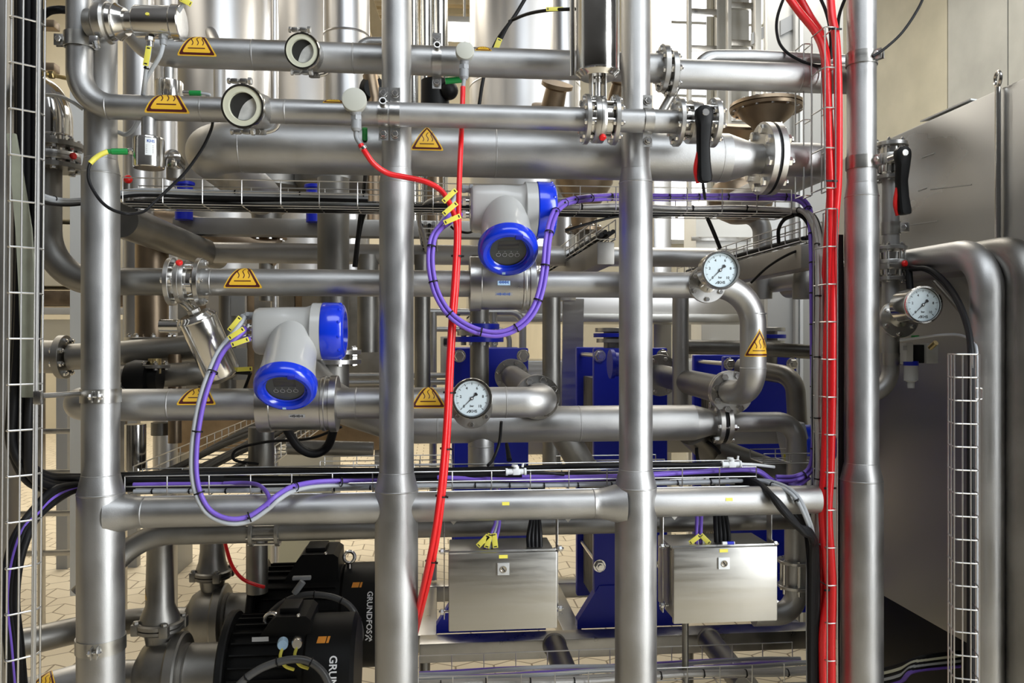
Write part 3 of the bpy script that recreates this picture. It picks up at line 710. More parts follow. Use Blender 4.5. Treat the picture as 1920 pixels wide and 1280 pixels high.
# ================================================================== sight glasses
def sight(h, px, py, r, label):
    c = h.at(px); f = P(px, py, h.Y - .105); bk = V((f.x + .008, h.Y, h.z)); d = (f - bk).normalized(); L = (f - bk).length
    t = thing('sight_glass', c, label, 'sight glass', 'round sight glasses on the pipes')
    B().lathe(bk, d, [(-.055, 0), (-.055, r * .78), (-.03, r * .86), (L - .03, r * .86), (L - .022, r * .95), (L - .016, r * .95)], 40).obj('housing', FLG, t)
    B().lathe(bk, d, [(L - .018, r * .80), (L - .018, r * .98), (L - .014, r), (L - .004, r), (L, r * .97), (L, r * .88), (L - .006, r * .88)], 44).obj('clamp_ring', POL, t)
    B().lathe(bk, d, [(L - .006, r * .90), (L - .002, r * .90), (L - .002, r * .64), (L - .010, r * .62)], 44).obj('gasket', CREAM, t)
    g_ = B().disc(bk + d * (L - .013), d, r * .66, .003, 36).obj('glass', LENS, t)
    u = d.cross(Z).normalized(); u = u if u.x > 0 else -u; up = u.cross(d); up = up if up.z > 0 else -up
    cg = bk + d * (L - .0096); rg = r * .60; ps = []
    for k in range(25): a = R(-118 + 158 * k / 24); ps.append(cg + (u * math.cos(a) + up * math.sin(a)) * rg)
    for k in range(1, 12): f_ = k / 12; q_ = ps[24] * (1 - f_) + ps[0] * f_; ps.append(q_ + (u * -.55 + up * .83) * rg * .28 * math.sin(math.pi * f_))
    B().prism(ps, d * .0004).obj('liquid', FOAM, g_)
    e = bk + d * (L - .010)
    for s_, name in ((1, 'clamp_lug'), (-1, 'hinge')):
        q = e + up * s_ * (r + .006) - u * .006
        b = B().box(q - u * .010, (.016, .014, .011), 0, .003, (u, d, up)); b.box(q + u * .010, (.016, .014, .011), 0, .003, (u, d, up)); b.tube([q - u * .022, q + u * .026], .0042, 10); b.hexn(q + u * .020, u, .008, .008); b.hexn(q - u * .020, -u, .007, .006)
        b.obj(name, FLG, t)
    q = bk - up * (r * .86 + .006) - d * .02
    b = B().box(q, (.026, .022, .012), 0, .003, (u, d, up)); b.hexn(q + d * .012, d, .007, .006); b.obj('rear_clamp', STEELB, t)
    b = B().tube(spl([bk - d * .03 + u * r * 1.0 - up * r * .2, bk - d * .03 + u * r * .75 - up * r * .8, bk - d * .03 - up * r * 1.05], 8), .004, 8); b.obj('wire_bail', BOLT, t)
    return t
sight(r1, 566, 95, .0435, 'upper sight glass, on the topmost pipe')
sight(r2, 454, 199, .0485, 'larger sight glass on the front pipe right of the torn hot sign')
# ================================================================== temperature sensors
def temp(px, py, r, Yt, gx, gy, tubepts, label, h=None):
    c = P(px, py, Yt); t = thing('temperature_sensor', c, label, 'sensor', 'round-headed temperature sensors')
    d = V((.02, -1, .06)).normalized()
    B().lathe(c - d * .028, d, [(0, 0), (0, r * .8), (.006, r * .95), (.012, r), (.026, r), (.029, r * .96), (.030, r * .85), (.030, 0)], 40).obj('sensor_head', BEIGE, t)
    g = P(gx, gy, Yt + .018); a = c - d * .012
    B().tube([a - Z * r * .6, a + (g - a) * .55, g + Z * .004], [r * .62, r * .5, .011], 20).obj('neck', GREYD, t)
    b = B(); b.hexn(g + Z * .006, -Z, .0135, .012); b.tube([g - Z * .004, g - Z * .024], .0118, 18); b.lathe(g - Z * .024, -Z, [(0, .0118), (.006, .008), (.006, 0)], 18); b.obj('cable_gland', GREYD, t)
    q = h.at(px + 2) if h else None
    if h: B().tube([V((c.x, c.y + .02, c.z - r * .4)), V((c.x, h.Y - h.r * .5, h.z + h.r * .5))], .008, 14).obj('probe_stem', POL, t)
    b = B().tube(spl([g - Z * .028] + [P(*k) for k in tubepts], 8), .0052, 12); b.obj('lead_tube', GREYD, t); return t
temp(664, 186, .0282, 1.86, 668, 222, [(667, 242, 1.88), (668, 257, 1.88), (674, 268, 1.875), (678, 272, 1.872)], 'sensor with round pale head on the front pipe, left of the middle post', r2)
temp(872, 94, .0232, 2.0, 870, 127, [(870.5, 147, 2.016), (869, 158, 2.012), (868, 166, 2.01)], 'sensor with round pale head on the top pipe, before the bright lamp', r1)
# ================================================================== red hoses across the rack
H1 = [(676, 271, 1.873), (686, 287, 1.87), (702, 308, 1.88), (728, 325, 1.895), (760, 332, 1.90), (796, 340, 1.895), (822, 353, 1.90), (838, 372, 1.90), (852, 405, 1.89), (856, 440, 1.885), (852, 520, 1.885), (846, 600, 1.885), (841, 690, 1.885), (837, 780, 1.885), (831, 860, 1.885), (824, 930, 1.885), (814, 1000, 1.89), (800, 1070, 1.92), (784, 1140, 2.0), (772, 1190, 2.14)]
H2 = [(868, 163, 2.01), (867, 200, 2.00), (865, 250, 1.965), (862, 320, 1.93), (860, 380, 1.91), (860, 440, 1.90), (857, 520, 1.90), (851, 600, 1.90), (846, 690, 1.90), (842, 780, 1.90), (837, 860, 1.90), (830, 930, 1.90), (821, 1000, 1.91), (808, 1070, 1.94), (791, 1140, 2.02), (779, 1190, 2.16)]
h1 = cable('red_hose', [P(*k) for k in H1], .0066, RED, 'red hose from the left round-headed sensor, crossing the middle post', 'hose', 'red protective hoses across the rack', seg=14)
h2 = cable('red_hose', [P(*k) for k in H2], .0066, RED, 'red hose dropping straight from the right round-headed sensor', 'hose', 'red protective hoses across the rack', seg=14)
mid = spl([(P(*a) + P(*b_)) / 2 for a, b_ in zip(H1[9:], H2[5:])], 8)
for py in (482, 592, 738, 835, 930, 1045):
    q = min(mid, key=lambda p: abs(P(960, py, p.y).z - p.z)); i = mid.index(q); d = (mid[min(i + 1, len(mid) - 1)] - mid[max(i - 1, 0)]).normalized(); s_ = d.cross(V((0, 1, 0))).normalized()
    b = B(); vs = []; n = 20
    for k in range(n):
        a = 2 * math.pi * k / n; o = q + s_ * math.cos(a) * .0135 + V((0, 1, 0)) * math.sin(a) * .0105
        for w2 in (-.002, .002): vs.append(o + d * w2)
    b.add(vs, [[2 * k, 2 * k + 1, 2 * ((k + 1) % n) + 1, 2 * ((k + 1) % n)] for k in range(n)]); b.box(q + s_ * .014 - V((0, .004, 0)), (.006, .004, .004), 0, 0, (s_, d.cross(s_), d))
    b.obj('cable_tie', BLK, h2)
B().lathe(P(680, 276, 1.872), (P(690, 290, 1.872) - P(680, 276, 1.872)), [(0, .0066), (0, .0088), (.007, .0088), (.007, .0066)], 18).obj('hose_clip', BOLT, h1)
# ================================================================== purple loops at the flow meters
def loop(glands, pts, r, mts, labels, tagpts, grp, tie, off):
    for i, (g, m_, lb) in enumerate(zip(glands, mts, labels)):
        ps = [g] + [P(*tagpts[i][0])] + [P(p[0] + off[i][0] * math.cos(p[3]), p[1] + off[i][0] * math.sin(p[3]), p[2] + off[i][1]) for p in pts]
        o = cable('cable', ps, r, m_, lb, 'cable', grp, seg=12)
        ptag(o, P(*tagpts[i][1]), P(*tagpts[i][2]) - P(*tagpts[i][1]), .042, .0115)
        if i == 1:
            path = spl([P(p[0], p[1], p[2]) for p in pts], 10); ties(o, path, r * 2.05, tie)
L1 = [(818, 435, 1.90, 0), (808, 470, 1.88, 0), (809, 510, 1.87, 0), (819, 550, 1.865, -.3), (840, 585, 1.86, -.7), (870, 609, 1.86, -1.1), (905, 623, 1.86, -1.4), (940, 625, 1.86, -1.6), (975, 610, 1.86, -2.1), (1000, 582, 1.86, -2.6), (1014, 545, 1.865, -2.9), (1022, 500, 1.87, -3.1), (1027, 450, 1.885, -3.1), (1036, 410, 1.92, -2.8), (1052, 385, 1.99, -2.2), (1082, 374, 2.10, -1.7), (1150, 369, 2.205, -1.6), (1260, 370, 2.205, -1.57), (1370, 369, 2.205, -1.57), (1470, 369, 2.205, -1.5), (1506, 378, 2.19, -.9), (1520, 410, 2.15, -.3), (1524, 470, 2.12, 0), (1525, 560, 2.10, 0), (1526, 660, 2.10, 0), (1527, 760, 2.10, 0), (1527, 840, 2.10, .2), (1519, 880, 2.10, .8), (1490, 896, 2.09, 1.5), (1455, 897, 2.09, 1.57)]
loop([G1[0], G1[1], G1[2]], L1, .0050, [GCAB, PURP, PURP], ['grey cable from the top gland of the upper flow meter, in its hanging loop', 'outer purple cable looping under the upper flow meter', 'inner purple cable looping under the upper flow meter'],
     [((858, 362, 2.0), (843, 367, 1.872), (858, 353, 1.872)), ((858, 386, 1.98), (844, 391, 1.87), (858, 379, 1.87)), ((862, 405, 1.96), (848, 411, 1.868), (864, 404, 1.868))], 'cables looped at the upper flow meter', .085, [(0, .012), (-4, 0), (4, -.002)])
L2 = [(420, 655, 1.95, 0.3), (402, 690, 1.91, 0.3), (384, 740, 1.89, .2), (373, 790, 1.885, .1), (367, 840, 1.88, 0), (367, 890, 1.875, -.1), (376, 930, 1.87, -.4), (396, 960, 1.87, -.9), (430, 974, 1.87, -1.5), (465, 970, 1.88, -1.9), (495, 951, 1.89, -2.3), (520, 930, 1.90, -2.3), (550, 913, 1.95, -1.9), (600, 904, 2.02, -1.6), (680, 903, 2.075, -1.57), (765, 902, 2.08, -1.57)]
loop([G2[0], G2[1], G2[2]], L2, .0054, [GCAB, PURP, PURP], ['grey cable of the long loop hanging from the lower flow meter', 'purple cable in front of the long loop from the lower flow meter', 'second purple cable of the long loop from the lower flow meter'],
     [((455, 602, 1.99), (440, 607, 1.955), (454, 590, 1.955)), ((458, 620, 1.98), (443, 625, 1.94), (460, 614, 1.94)), ((465, 637, 1.96), (450, 641, 1.93), (470, 634, 1.93))], 'cables looped at the lower flow meter', .14, [(-7, .004), (2, 0), (-2, .010)])
# ================================================================== junction boxes
def jbox(pa, pb, pt, pbm, label, side):
    Yf, dp = 1.995, .150; a, e = P(pa, 1100, Yf), P(pb, 1100, Yf); zt = P((pa + pb) / 2, pt, Yf).z; zb = P((pa + pb) / 2, pbm, Yf).z
    cx, w_, h_ = (a.x + e.x) / 2, e.x - a.x, zt - zb; cz = (zt + zb) / 2
    t = thing('junction_box', (cx, Yf + dp, zb), label, 'junction box', 'junction boxes under the cross pipe')
    B().box((cx, Yf + .012 + dp / 2, cz + .002), (w_ - .008, dp, h_ - .010), 0, .003).obj('body', SHEET, t)
    b = B(); b.box((cx, Yf + .008, cz), (w_, .016, h_), 0, .004); d = b.obj('door', SHEET, t)
    b = B(); b.box((cx, Yf + .020, zt - .001), (w_ - .002, .006, .008), 0, .001); b.obj('rain_lip', FLG, t)
    lx = cx + (0 if side < 0 else -.006); lz = zt - .040
    l = B().box((lx, Yf - .002, lz), (.030, .005, .030), 0, .0012).obj('lock_plate', WHITE if side > 0 else GREYP, d)
    b = B(); b.lathe((lx, Yf - .0045, lz), FR, [(0, 0), (0, .0088), (.002, .0085), (.002, .0066), (.0005, .006), (.0005, 0)], 24); b.obj('lock_cylinder', POL, d)
    b = B(); b.box((lx, Yf - .0062, lz), (.0025, .003, .010), 0, 0, (V((.8, 0, .6)), Yv, V((-.6, 0, .8)))); b.obj('key_slot', INK, d)
    B().box((lx, Yf - .0006, zt - .008 if side > 0 else zt - .0095), (.022, .001, .0085), 0, 0).obj('yellow_label', YTAG, d)
    for k in (-1, 1):
        x = cx + k * (w_ / 2 + .010); b = B()
        b.box((x, Yf + .075, (zb + .01 + r6.z - r6.r) / 2), (.0025, .03, (r6.z - r6.r) - zb - .01), 0, .0008)
        b.box((x + .022, Yf + .062, r6.z - r6.r - .004), (.046, .055, .0028), 0, .0008)
        b.prism([(x + .012, Yf + .034, r6.z - r6.r - .004), (x + .034, Yf + .034, r6.z - r6.r - .004), (x + .023, Yf + .034, r6.z - r6.r - .016)], (0, .003, 0))
        br = b.obj('hanger_bracket', FLG, t)
        for z_ in (zt - .006, zb + .034):
            q = V((cx + k * (w_ / 2 - .002), Yf + .05, z_)); b = B().tube([q, q + X * k * .026], .0035, 10); b.hexn(q + X * k * .014, X * k, .0075, .008); b.disc(q + X * k * .010, X * k, .010, .002, 16); b.obj('fixing_bolt', BOLT, t)
    return t, cx, zt, Yf
J1, jx, jz, jy = jbox(841, 1045, 1036, 1181, 'dull stainless junction box hanging between the middle posts', -1)
for i, (dx, col, tgx) in enumerate(((-.028, PURP, -.05), (-.018, GCAB, -.035), (-.006, PURP, -.008))):
    a = V((jx + dx - .012, jy + .06, jz + .005)); e = V((jx - .010 + i * .004, jy + .10, r6.z - .05))
    cable('cable', [a - Z * .02, a, (a + e) / 2 + X * .003, e, e + V((0, .03, .08))], .0048, col, ['purple cable entering the left junction box beside its first yellow tag', 'grey cable entering the left junction box between two purple ones', 'purple cable entering the left junction box furthest from the red hoses'][i], 'cable', 'cables into the left junction box')
    g = B(); g.hexn(a + Z * -.004, Z, .009, .012); g.obj('cable_gland', GREYD, J1)
    ptag(J1, a + V((-.004 * (2 - i), -.012, .014)), V((.5 - .3 * i, 0, .5 + .2 * i)), .038, .014)
for i in range(4):
    a = V((jx + .072 + .010 * i, jy + .065, jz - .004)); cable('cable', [a, a + V((0, .004, .03)), a + V((.012 - .004 * i, .03, .08)), a + V((.016, .06, .15))], .0062, BLK, 'black cable of the bundle entering the left junction box top at its right', 'cable', 'black cables into the left junction box')
J2, jx, jz, jy = jbox(1263, 1458, 1026, 1167, 'bright stainless junction box hanging right of the right-hand middle post', 1)
for i in range(2):
    a = V((jx - .055 + .012 * i, jy + .07, jz - .004)); cable('cable', [a, a + Z * .02, a + V((.012, .03, .09)), a + V((.012, .05, .14))], .0048, PURP, 'purple cable entering the right junction box by its yellow tags', 'cable', 'cables into the right junction box')
    ptag(J2, a + V((-.008 + .016 * i, -.012, .012)), V((.7 - 1.2 * i, 0, .5)), .034, .013)
for i in range(4):
    a = V((jx + .0 + .011 * i, jy + .07, jz - .004)); cable('cable', [a, a + V((0, .004, .03)), a + V((.006 - .003 * i, .03, .10)), a + V((.008, .06, .16))], .0066, BLK, 'black cable of the bundle entering the right junction box', 'cable', 'black cables into the right junction box')
tt = thing('marker_pen', V((jx + .01, jy + .004, jz + .003)), 'small white and blue marker pen lying on the right junction box', 'pen')
b = B().tube([V((jx - .008, jy + .004, jz + .010)), V((jx + .024, jy + .004, jz + .010))], .0042, 12); b.obj('barrel', WHITE, tt)
b = B().tube([V((jx + .004, jy + .0036, jz + .0102)), V((jx + .022, jy + .0036, jz + .0102))], .0044, 12); b.obj('cap', BLUED, tt)

# ================================================================== base frame and blue plate heat exchangers
ZT = .54
def beam(a, e, w_, h_, label, m=BEAM, name='steel_beam', cat='beam', grp=None, bev=.006):
    a, e = V(a), V(e); d = (e - a); L = d.length; d.normalize(); s_ = Z.cross(d).normalized() if abs(d.z) < .95 else X; up = d.cross(s_)
    return B().box((a + e) / 2, (L, w_, h_), 0, bev, (d, s_, up)).obj(name, m, None, label, cat, grp)
beam((P(786, 0, 3.1).x, 3.13, ZT - .035), (P(1530, 0, 3.1).x, 3.13, ZT - .035), .10, .075, 'front beam of the base frame under the blue heat exchangers', FLG)
beam((P(786, 0, 3.1).x, 3.85, ZT - .035), (P(1530, 0, 3.1).x + .3, 3.85, ZT - .035), .10, .075, 'rear beam of the base frame behind the blue heat exchangers', FLG)
for px in (800, 1080, 1215, 1500):
    x = P(px, 0, 3.1).x; beam((x, 3.18, ZT - .035), (x, 3.80, ZT - .035), .08, .07, 'cross bar of the base frame under the blue heat exchangers', FLG, grp='base frame cross bars')
for px, y_ in ((796, 3.13), (1290, 3.13), (1522, 3.13)):
    x = P(px, 0, y_).x; b = B().tube([(x, y_, 0), (x, y_, ZT - .07)], .022, 18); b.disc((x, y_, 0), Z, .05, .012, 24); b.obj('frame_foot', STEELB, None, 'round foot under the base frame of the blue heat exchangers', 'foot', 'base frame feet')
def hx(pl, pr, pt, Yf, label, deep=.42, top_port=None, ports=(), foot=True):
    xl, xr, zt = P(pl, 640, Yf).x, P(pr, 640, Yf).x, P((pl + pr) / 2, pt, Yf).z; zb = ZT; cx = (xl + xr) / 2; w_ = xr - xl
    t = thing('heat_exchanger', (cx, Yf, zb), label, 'heat exchanger', 'blue plate heat exchangers')
    b = B(); b.box((cx, Yf + .02, (zt + zb + .06) / 2), (w_, .04, zt - zb - .06), 0, .008); f = b.obj('front_plate', BLUED, t)
    if foot:
        b = B(); b.prism([(xl - .07, Yf - .006, zb), (xr + .07, Yf - .006, zb), (xr + .07, Yf - .006, zb + .03), (xr - .02, Yf - .006, zb + .17), (xl + .02, Yf - .006, zb + .17), (xl - .07, Yf - .006, zb + .03)], (0, .05, 0)); b.obj('foot', BLUED, t)
    b = B(); b.box((cx, Yf + deep, (zt + zb) / 2), (w_, .04, zt - zb), 0, .008); b.obj('rear_plate', BLUED, t)
    b = B(); n = 30
    for k in range(n): b.box((cx, Yf + .05 + (deep - .08) * k / n, (zt + zb) / 2 - .03), (w_ - .05 - .01 * (k % 2), (deep - .08) / n * .9, zt - zb - .20))
    b.obj('plate_pack', STEELB, t)
    for k in (-1, 1):
        for z_ in (zt - .032, zt - .30, zb + .25):
            q = V((cx + k * (w_ / 2 - .022), Yf, z_)); b = B().tube([q - Yv * .03, q + Yv * (deep + .05)], .010, 12); b.hexn(q - Yv * .001, FR, .021, .018); b.disc(q - Yv * .0005, FR, .026, .003, 20); b.obj('tie_bolt', BOLT, t)
    for (px, py, r, ln) in ports:
        p = P(px, py, Yf - ln); p = V((p.x, Yf, p.z)); b = B().tube([p, p - Yv * ln], r * .62, 28); o = b.obj('port', STEELB, t); flange(o, p - Yv * ln, FR, r, .014, 8, .009, nut=False)
    return t, cx, zt
HX1 = hx(851, 991, 652, 3.2, 'left blue plate heat exchanger behind the pressure gauge and red hoses')
HX2 = hx(1114, 1252, 652, 3.2, 'middle blue plate heat exchanger behind the right-hand middle post')
HX3 = hx(1358, 1494, 668, 3.3, 'right blue plate heat exchanger behind the tall bend with the hot sign')
# tall connecting pipes on the exchangers
def ystub(p, Y, r, ln, label, ra=0):
    a = P(*p, Y); o = B().tube([a, a + Yv * ln], r, 24).obj('steel_pipe', STEELB, None, label, 'pipe'); return o
def vpipe(px, Y, pya, pyb, r, label, m=STEEL, fl=(), rf=None, bends=None, name='steel_pipe', grp=None, seg=28):
    x = P(px, 640, Y).x; za = P(px, pya, Y).z; zb = P(px, pyb, Y).z
    o = B().tube([(x, Y, zb), (x, Y, za)], r, seg).obj(name, m, None, label, 'pipe', grp)
    for q in fl: flange(o, (x, Y, P(px, q, Y).z), Z, rf or r * 1.7, .014, 8, .008)
    return o
vpipe(899, 3.03, 480, 790, .036, 'vertical pipe dropping below the upper flow meter in front of the left exchanger', STEELB)
vpipe(1034, 2.6, 556, 880, .030, 'dark vertical pipe left of the middle blue exchanger', STEELB)
vpipe(1063, 2.75, 556, 880, .020, 'slim vertical pipe between the left and middle exchangers', STEELB) if False else None
vpipe(1276, 2.7, 556, 770, .028, 'vertical pipe behind the right post of the middle pair, rising to the right exchanger', STEEL)
for p in ((898, 610), (898, 628)): pass
t = thing('flange_joint', P(898, 630, 3.03), 'blue and steel flange joint above the left heat exchanger', 'flange')
for i, (py, m_, r_) in enumerate(((641, BLUED, .092), (629, FLG, .084), (617, BLUED, .076))): B().disc(V((P(899, py, 3.03).x, 3.03, P(899, py, 3.03).z)), Z, r_, .020, 32, hole=.037).obj('flange_disc', m_, t)
b = B()
for k in range(8): a = k * math.pi / 4 + .2; q = V((P(899, 626, 3.03).x + .066 * math.cos(a), 3.03 + .066 * math.sin(a), 0)); b.tube([q + Z * (P(898, 647, 3.03).z), q + Z * P(898, 604, 3.03).z], .007, 8)
b.obj('bolts', BOLT, t)
t = thing('flange_joint', P(1160, 630, 3.3), 'blue and steel flange joint above the middle heat exchanger', 'flange')
for i, (py, m_, r_) in enumerate(((622, FLG, .075), (632, BLUED, .082), (642, FLG, .070))): B().disc(V((P(1150, py, 3.25).x, 3.25, P(1150, py, 3.25).z)), Z, r_, .016, 32).obj('flange_disc', m_, t)
B().tube([V((P(1150, 630, 3.25).x, 3.25, P(1150, 622, 3.25).z)), V((P(1150, 630, 3.25).x, 3.25, P(1150, 662, 3.25).z))], .04, 24).obj('neck', STEELB, t)
t = thing('flange_joint', P(1442, 630, 3.3), 'blue and steel flange joint above the right heat exchanger', 'flange')
for i, (py, m_, r_) in enumerate(((621, FLG, .066), (634, BLUED, .070), (645, FLG, .064))): B().disc(V((P(1442, py, 3.32).x, 3.32, P(1442, py, 3.32).z)), Z, r_, .016, 32).obj('flange_disc', m_, t)
B().tube([V((P(1442, 630, 3.32).x, 3.32, P(1442, 621, 3.32).z)), V((P(1442, 630, 3.32).x, 3.32, P(1442, 690, 3.32).z))], .035, 24).obj('neck', STEELB, t)
b = B(); a = P(1275, 650, 2.78); b.tube([a, P(1392, 652, 2.78), P(1530, 660, 2.78)], .026, 24); b.obj('steel_pipe', STEELB, None, 'horizontal pipe behind the leg with the hot sign, above the right exchanger', 'pipe')
b = B(); a = P(1448, 692, 2.9); c = P(1490, 705, 2.9); b.tube(fillet([a + Yv * .2 - X * .05, c, c + V((.02, 0, -.32))], .07), .036, 28); b.obj('steel_pipe', STEELB, None, 'elbow pipe in front of the right blue exchanger', 'pipe')
b = B(); b.tube([P(1150, 682, 2.95), P(1215, 690, 2.95)], .045, 24); b.disc(P(1150, 682, 2.95), -X, .055, .014, 28)
b.obj('branch_pipe', BLUED, None, 'blue-lined port pipe on the middle exchanger behind the post', 'pipe')
# drain pipes sloping forward from the base frame
for (pa, pb, r_, lb) in (((1040, 1210), (1075, 1300), .042, 'dark drain pipe leaning forward under the left junction box'), ((1330, 1200), (1400, 1290), .042, 'drain pipe leaning forward under the right junction box')):
    b = B(); a = P(*pa, 3.0); e = P(*pb, 2.5); b.tube([a, e], r_, 28); b.lathe(a, a - e, [(-.004, r_), (0, r_ + .004), (.008, r_ + .004), (.012, 0)], 28); b.obj('drain_pipe', STEELB, None, lb, 'pipe')
b = B(); x = P(1285, 1170, 2.35); b.tube([(x.x, 2.35, 0), (x.x, 2.35, P(1285, 1160, 2.35).z)], .010, 16); b.disc((x.x, 2.35, 0), Z, .03, .01, 20); b.obj('support_rod', STEELB, None, 'slim upright rod under the right junction box', 'rod')
# right lower flanged pipe beside the right junction box
t = thing('flanged_pipe', P(1492, 1180, 2.27), 'vertical pipe with a flanged sight section, right of the right junction box', 'pipe')
x = P(1492, 1100, 2.27).x; zz = lambda q: P(1492, q, 2.27).z
B().tube(fillet([(x, 2.27, zz(975)), (x, 2.27, zz(1150)), (x - .13, 2.27, zz(1150))], .06), .032, 28).obj('pipe_body', STEEL, t)
for q in (1054, 1100): B().disc((x, 2.27, zz(q)), Z, .052, .009, 32).obj('flange', FLG, t)
for k in range(6):
    a = k * math.pi / 3 + .3; B().tube([(x + .043 * math.cos(a), 2.27 + .043 * math.sin(a), zz(1110)), (x + .043 * math.cos(a), 2.27 + .043 * math.sin(a), zz(1046))], .0045, 8).obj('tie_rod', BOLT, t)

# ================================================================== pumps
def pump(Yc, cy, pd, pm0, pm1, pf, rm, rf, label, rl, pv, tbox, eye, orange, textpx, txt, logo):
    z = P(pd, cy, Yc).z; X_ = lambda q: P(q, cy, Yc).x; xd = X_(pd); t = thing('pump', (xd, Yc, 0), label, 'pump', 'black motor pumps on the floor')
    o = V((xd, Yc, z)); hw = X_(pm1) - xd
    mo = B().lathe(o, X, [(0, 0), (0, rf - .004), (.004, rf), (.018, rf), (.022, rf - .004), (.022, rm * .92), (.05, rm), (hw * .62, rm), (hw * .64, rm * 1.04), (hw * .97, rm * 1.04), (hw, rm * .95), (hw, 0)], 48).obj('motor', BLKP, t)
    b = B()
    for k in range(30):
        a = 2 * math.pi * k / 30; d = V((0, math.cos(a), math.sin(a))); b.box(o + X * (hw * .34) + d * (rm + .004), (hw * .5, .004, .014), 0, 0, (X, X.cross(d), d))
    b.obj('cooling_fins', BLKP, mo)
    # terminal box, octagonal lid
    x0, x1, zt, zl = X_(tbox[0]), X_(tbox[1]), P(tbox[0], tbox[2], Yc - .05).z, z + rm * .75
    w_ = x1 - x0; b = B(); yy = Yc - rm * .55
    b.prism([(x0 - w_ * .18, yy, zl), (x0 - w_ * .05, yy, zl + (zt - zl) * .35), (x0 + w_ * .14, yy, zl + (zt - zl) * .80), (x0 + w_ * .25, yy, zt), (x1 - w_ * .10, yy, zt), (x1, yy, zt - .012), (x1 + w_ * .02, yy, zl)], (0, rm * 1.0, 0))
    b.box(((x0 + x1) / 2, yy + rm * .5, zt + .006), (w_ * .42, rm * .6, .018), 0, .004)
    tb = b.obj('terminal_box', BLKP, t); B().sphere((x0 + w_ * .75, yy - .004, zt + .004), .006, seg=10).obj('screw', BOLT, tb)
    c = V((X_(eye[0]), Yc - rm * .2, P(eye[0], eye[1], Yc - rm * .2).z)); b = B(); n = 24
    b.tube([c + V((math.cos(2 * math.pi * k / n) * .019, math.sin(2 * math.pi * k / n) * .004, math.sin(2 * math.pi * k / n) * .019)) for k in range(n)], .0065, 10, closed=True); b.tube([c - Z * .018, c - Z * .04], .009, 12); b.obj('lifting_eye', BOLT, t)
    def cyl(u, v, l): return V((u, Yc - math.cos(v) * (rm * 1.04 + l), z + math.sin(v) * (rm * 1.04 + l)))
    def vang(q): return math.asin(max(-1, min(1, (P(orange[0], q, Yc - rm).z - z) / (rm * 1.04))))
    a0_, ox = min(vang(orange[1]), R(50)), X_(orange[0]) + .005; b = B(); hh = .010 / rm
    for (ua, ub, m_) in ((ox, ox + .024, 0), (ox + .027, ox + .034, 0)): b.add([cyl(ua, a0_ - hh, .001), cyl(ub, a0_ - hh, .001), cyl(ub + .004, a0_ + hh, .001), cyl(ua + .004, a0_ + hh, .001)], [[0, 1, 2, 3]])
    b.obj('orange_label', ORNG, t)
    tv, tf = text_geo(txt, True); sz = .030 if not logo else .0265; zc = P(textpx[0], textpx[1], Yc - rm).z; xt = P(textpx[0], textpx[1], Yc - rm).x; ac = math.asin(max(-1, min(1, (zc - z) / (rm * 1.04)))); b = B()
    b.add([cyl(xt + p.y * sz, ac - p.x * sz / (rm * 1.04), .0012) for p in tv], tf)
    if logo:
        lx, la = xt, ac - .0 - len(txt) * sz * .41 / (rm * 1.04)
        f2 = lambda u, v: cyl(lx + u, la + v / rm, .0012)
        b.stroke(f2, [(-.012, .012), (-.004, .006)], .004); b.stroke(f2, [(-.012, -.006), (-.004, 0)], .004); b.stroke(f2, [(-.004, .010), (.004, -.004), (.010, .006), (.002, .013)], .003); b.stroke(f2, [(.0, -.010), (.010, -.004)], .004)
    b.obj('maker_lettering', INKW, t)
    # lantern and casing to the left of the motor flange
    xl = X_(pd - (pm0)); ln = xd - xl
    B().lathe(V((xl, Yc, z)), X, [(0, 0), (0, rl * 1.02), (ln * .08, rl * 1.02), (ln * .1, rl * .97), (ln * .14, rl * 1.02), (ln * .2, rl), (ln * .97, rl), (ln, rl * 1.05), (ln, 0)], 40).obj('lantern', STEELB, t)
    B().lathe(V((xl - .035, Yc, z)), X, [(0, 0), (0, rl * 1.35), (.006, rl * 1.42), (.030, rl * 1.42), (.035, rl * 1.35), (.035, 0)], 40).obj('casing_cover', STEELB, t)
    xc = xl - .035
    B().lathe(V((xc - .10, Yc, z)), X, [(0, 0), (0, rl * .55), (.02, rl * 1.0), (.05, rl * 1.25), (.10, rl * 1.30), (.10, 0)], 40).obj('volute', STEELB, t)
    # discharge neck up, flared joint
    xv = X_(pv[0]); zj = P(pv[0], pv[1], Yc).z
    B().lathe((xv, Yc, z), Z, [(0, .020), (.04, .034), ((zj - z) * .62, .038), (zj - z - .012, .046), (zj - z - .012, 0)], 28).obj('discharge_neck', STEELB, t)
    j = B().lathe((xv, Yc, zj - .014), Z, [(0, 0), (0, .062), (.004, .066), (.012, .066), (.014, .060), (.016, .066), (.026, .066), (.030, .060), (.030, 0)], 36).obj('pipe_joint', STEELB, t)
    for k in range(4):
        a = k * math.pi / 2 + .5; q = V((xv + .064 * math.cos(a), Yc + .064 * math.sin(a), zj)); b = B().box(q, (.026, .026, .034), 0, .006); b.hexn(q + Z * .016, Z, .009, .008); b.obj('clamp_lug', STEELB, j)
    # suction flange on the far left
    q = V((xc - .10, Yc, z)); b = B().tube([q + X * .02, q - X * .07], .042, 28); b.obj('suction_neck', STEELB, t)
    flange(t, q - X * .085, X, .082, .016, 8, .009, mt=STEELB, bc=.82)
    B().box((xd - .03, Yc, (z - rf * .9) / 2), (.16, .22, z - rf * .9), 0, .01).obj('pedestal', BLKP, t)
    B().box((xd + hw * .5, Yc, (z - rm * .96) / 2), (.12, .20, z - rm * .96), 0, .01).obj('motor_foot', BLKP, t)
    return t, V((xv, Yc, zj + .016)), q - X * .07, z
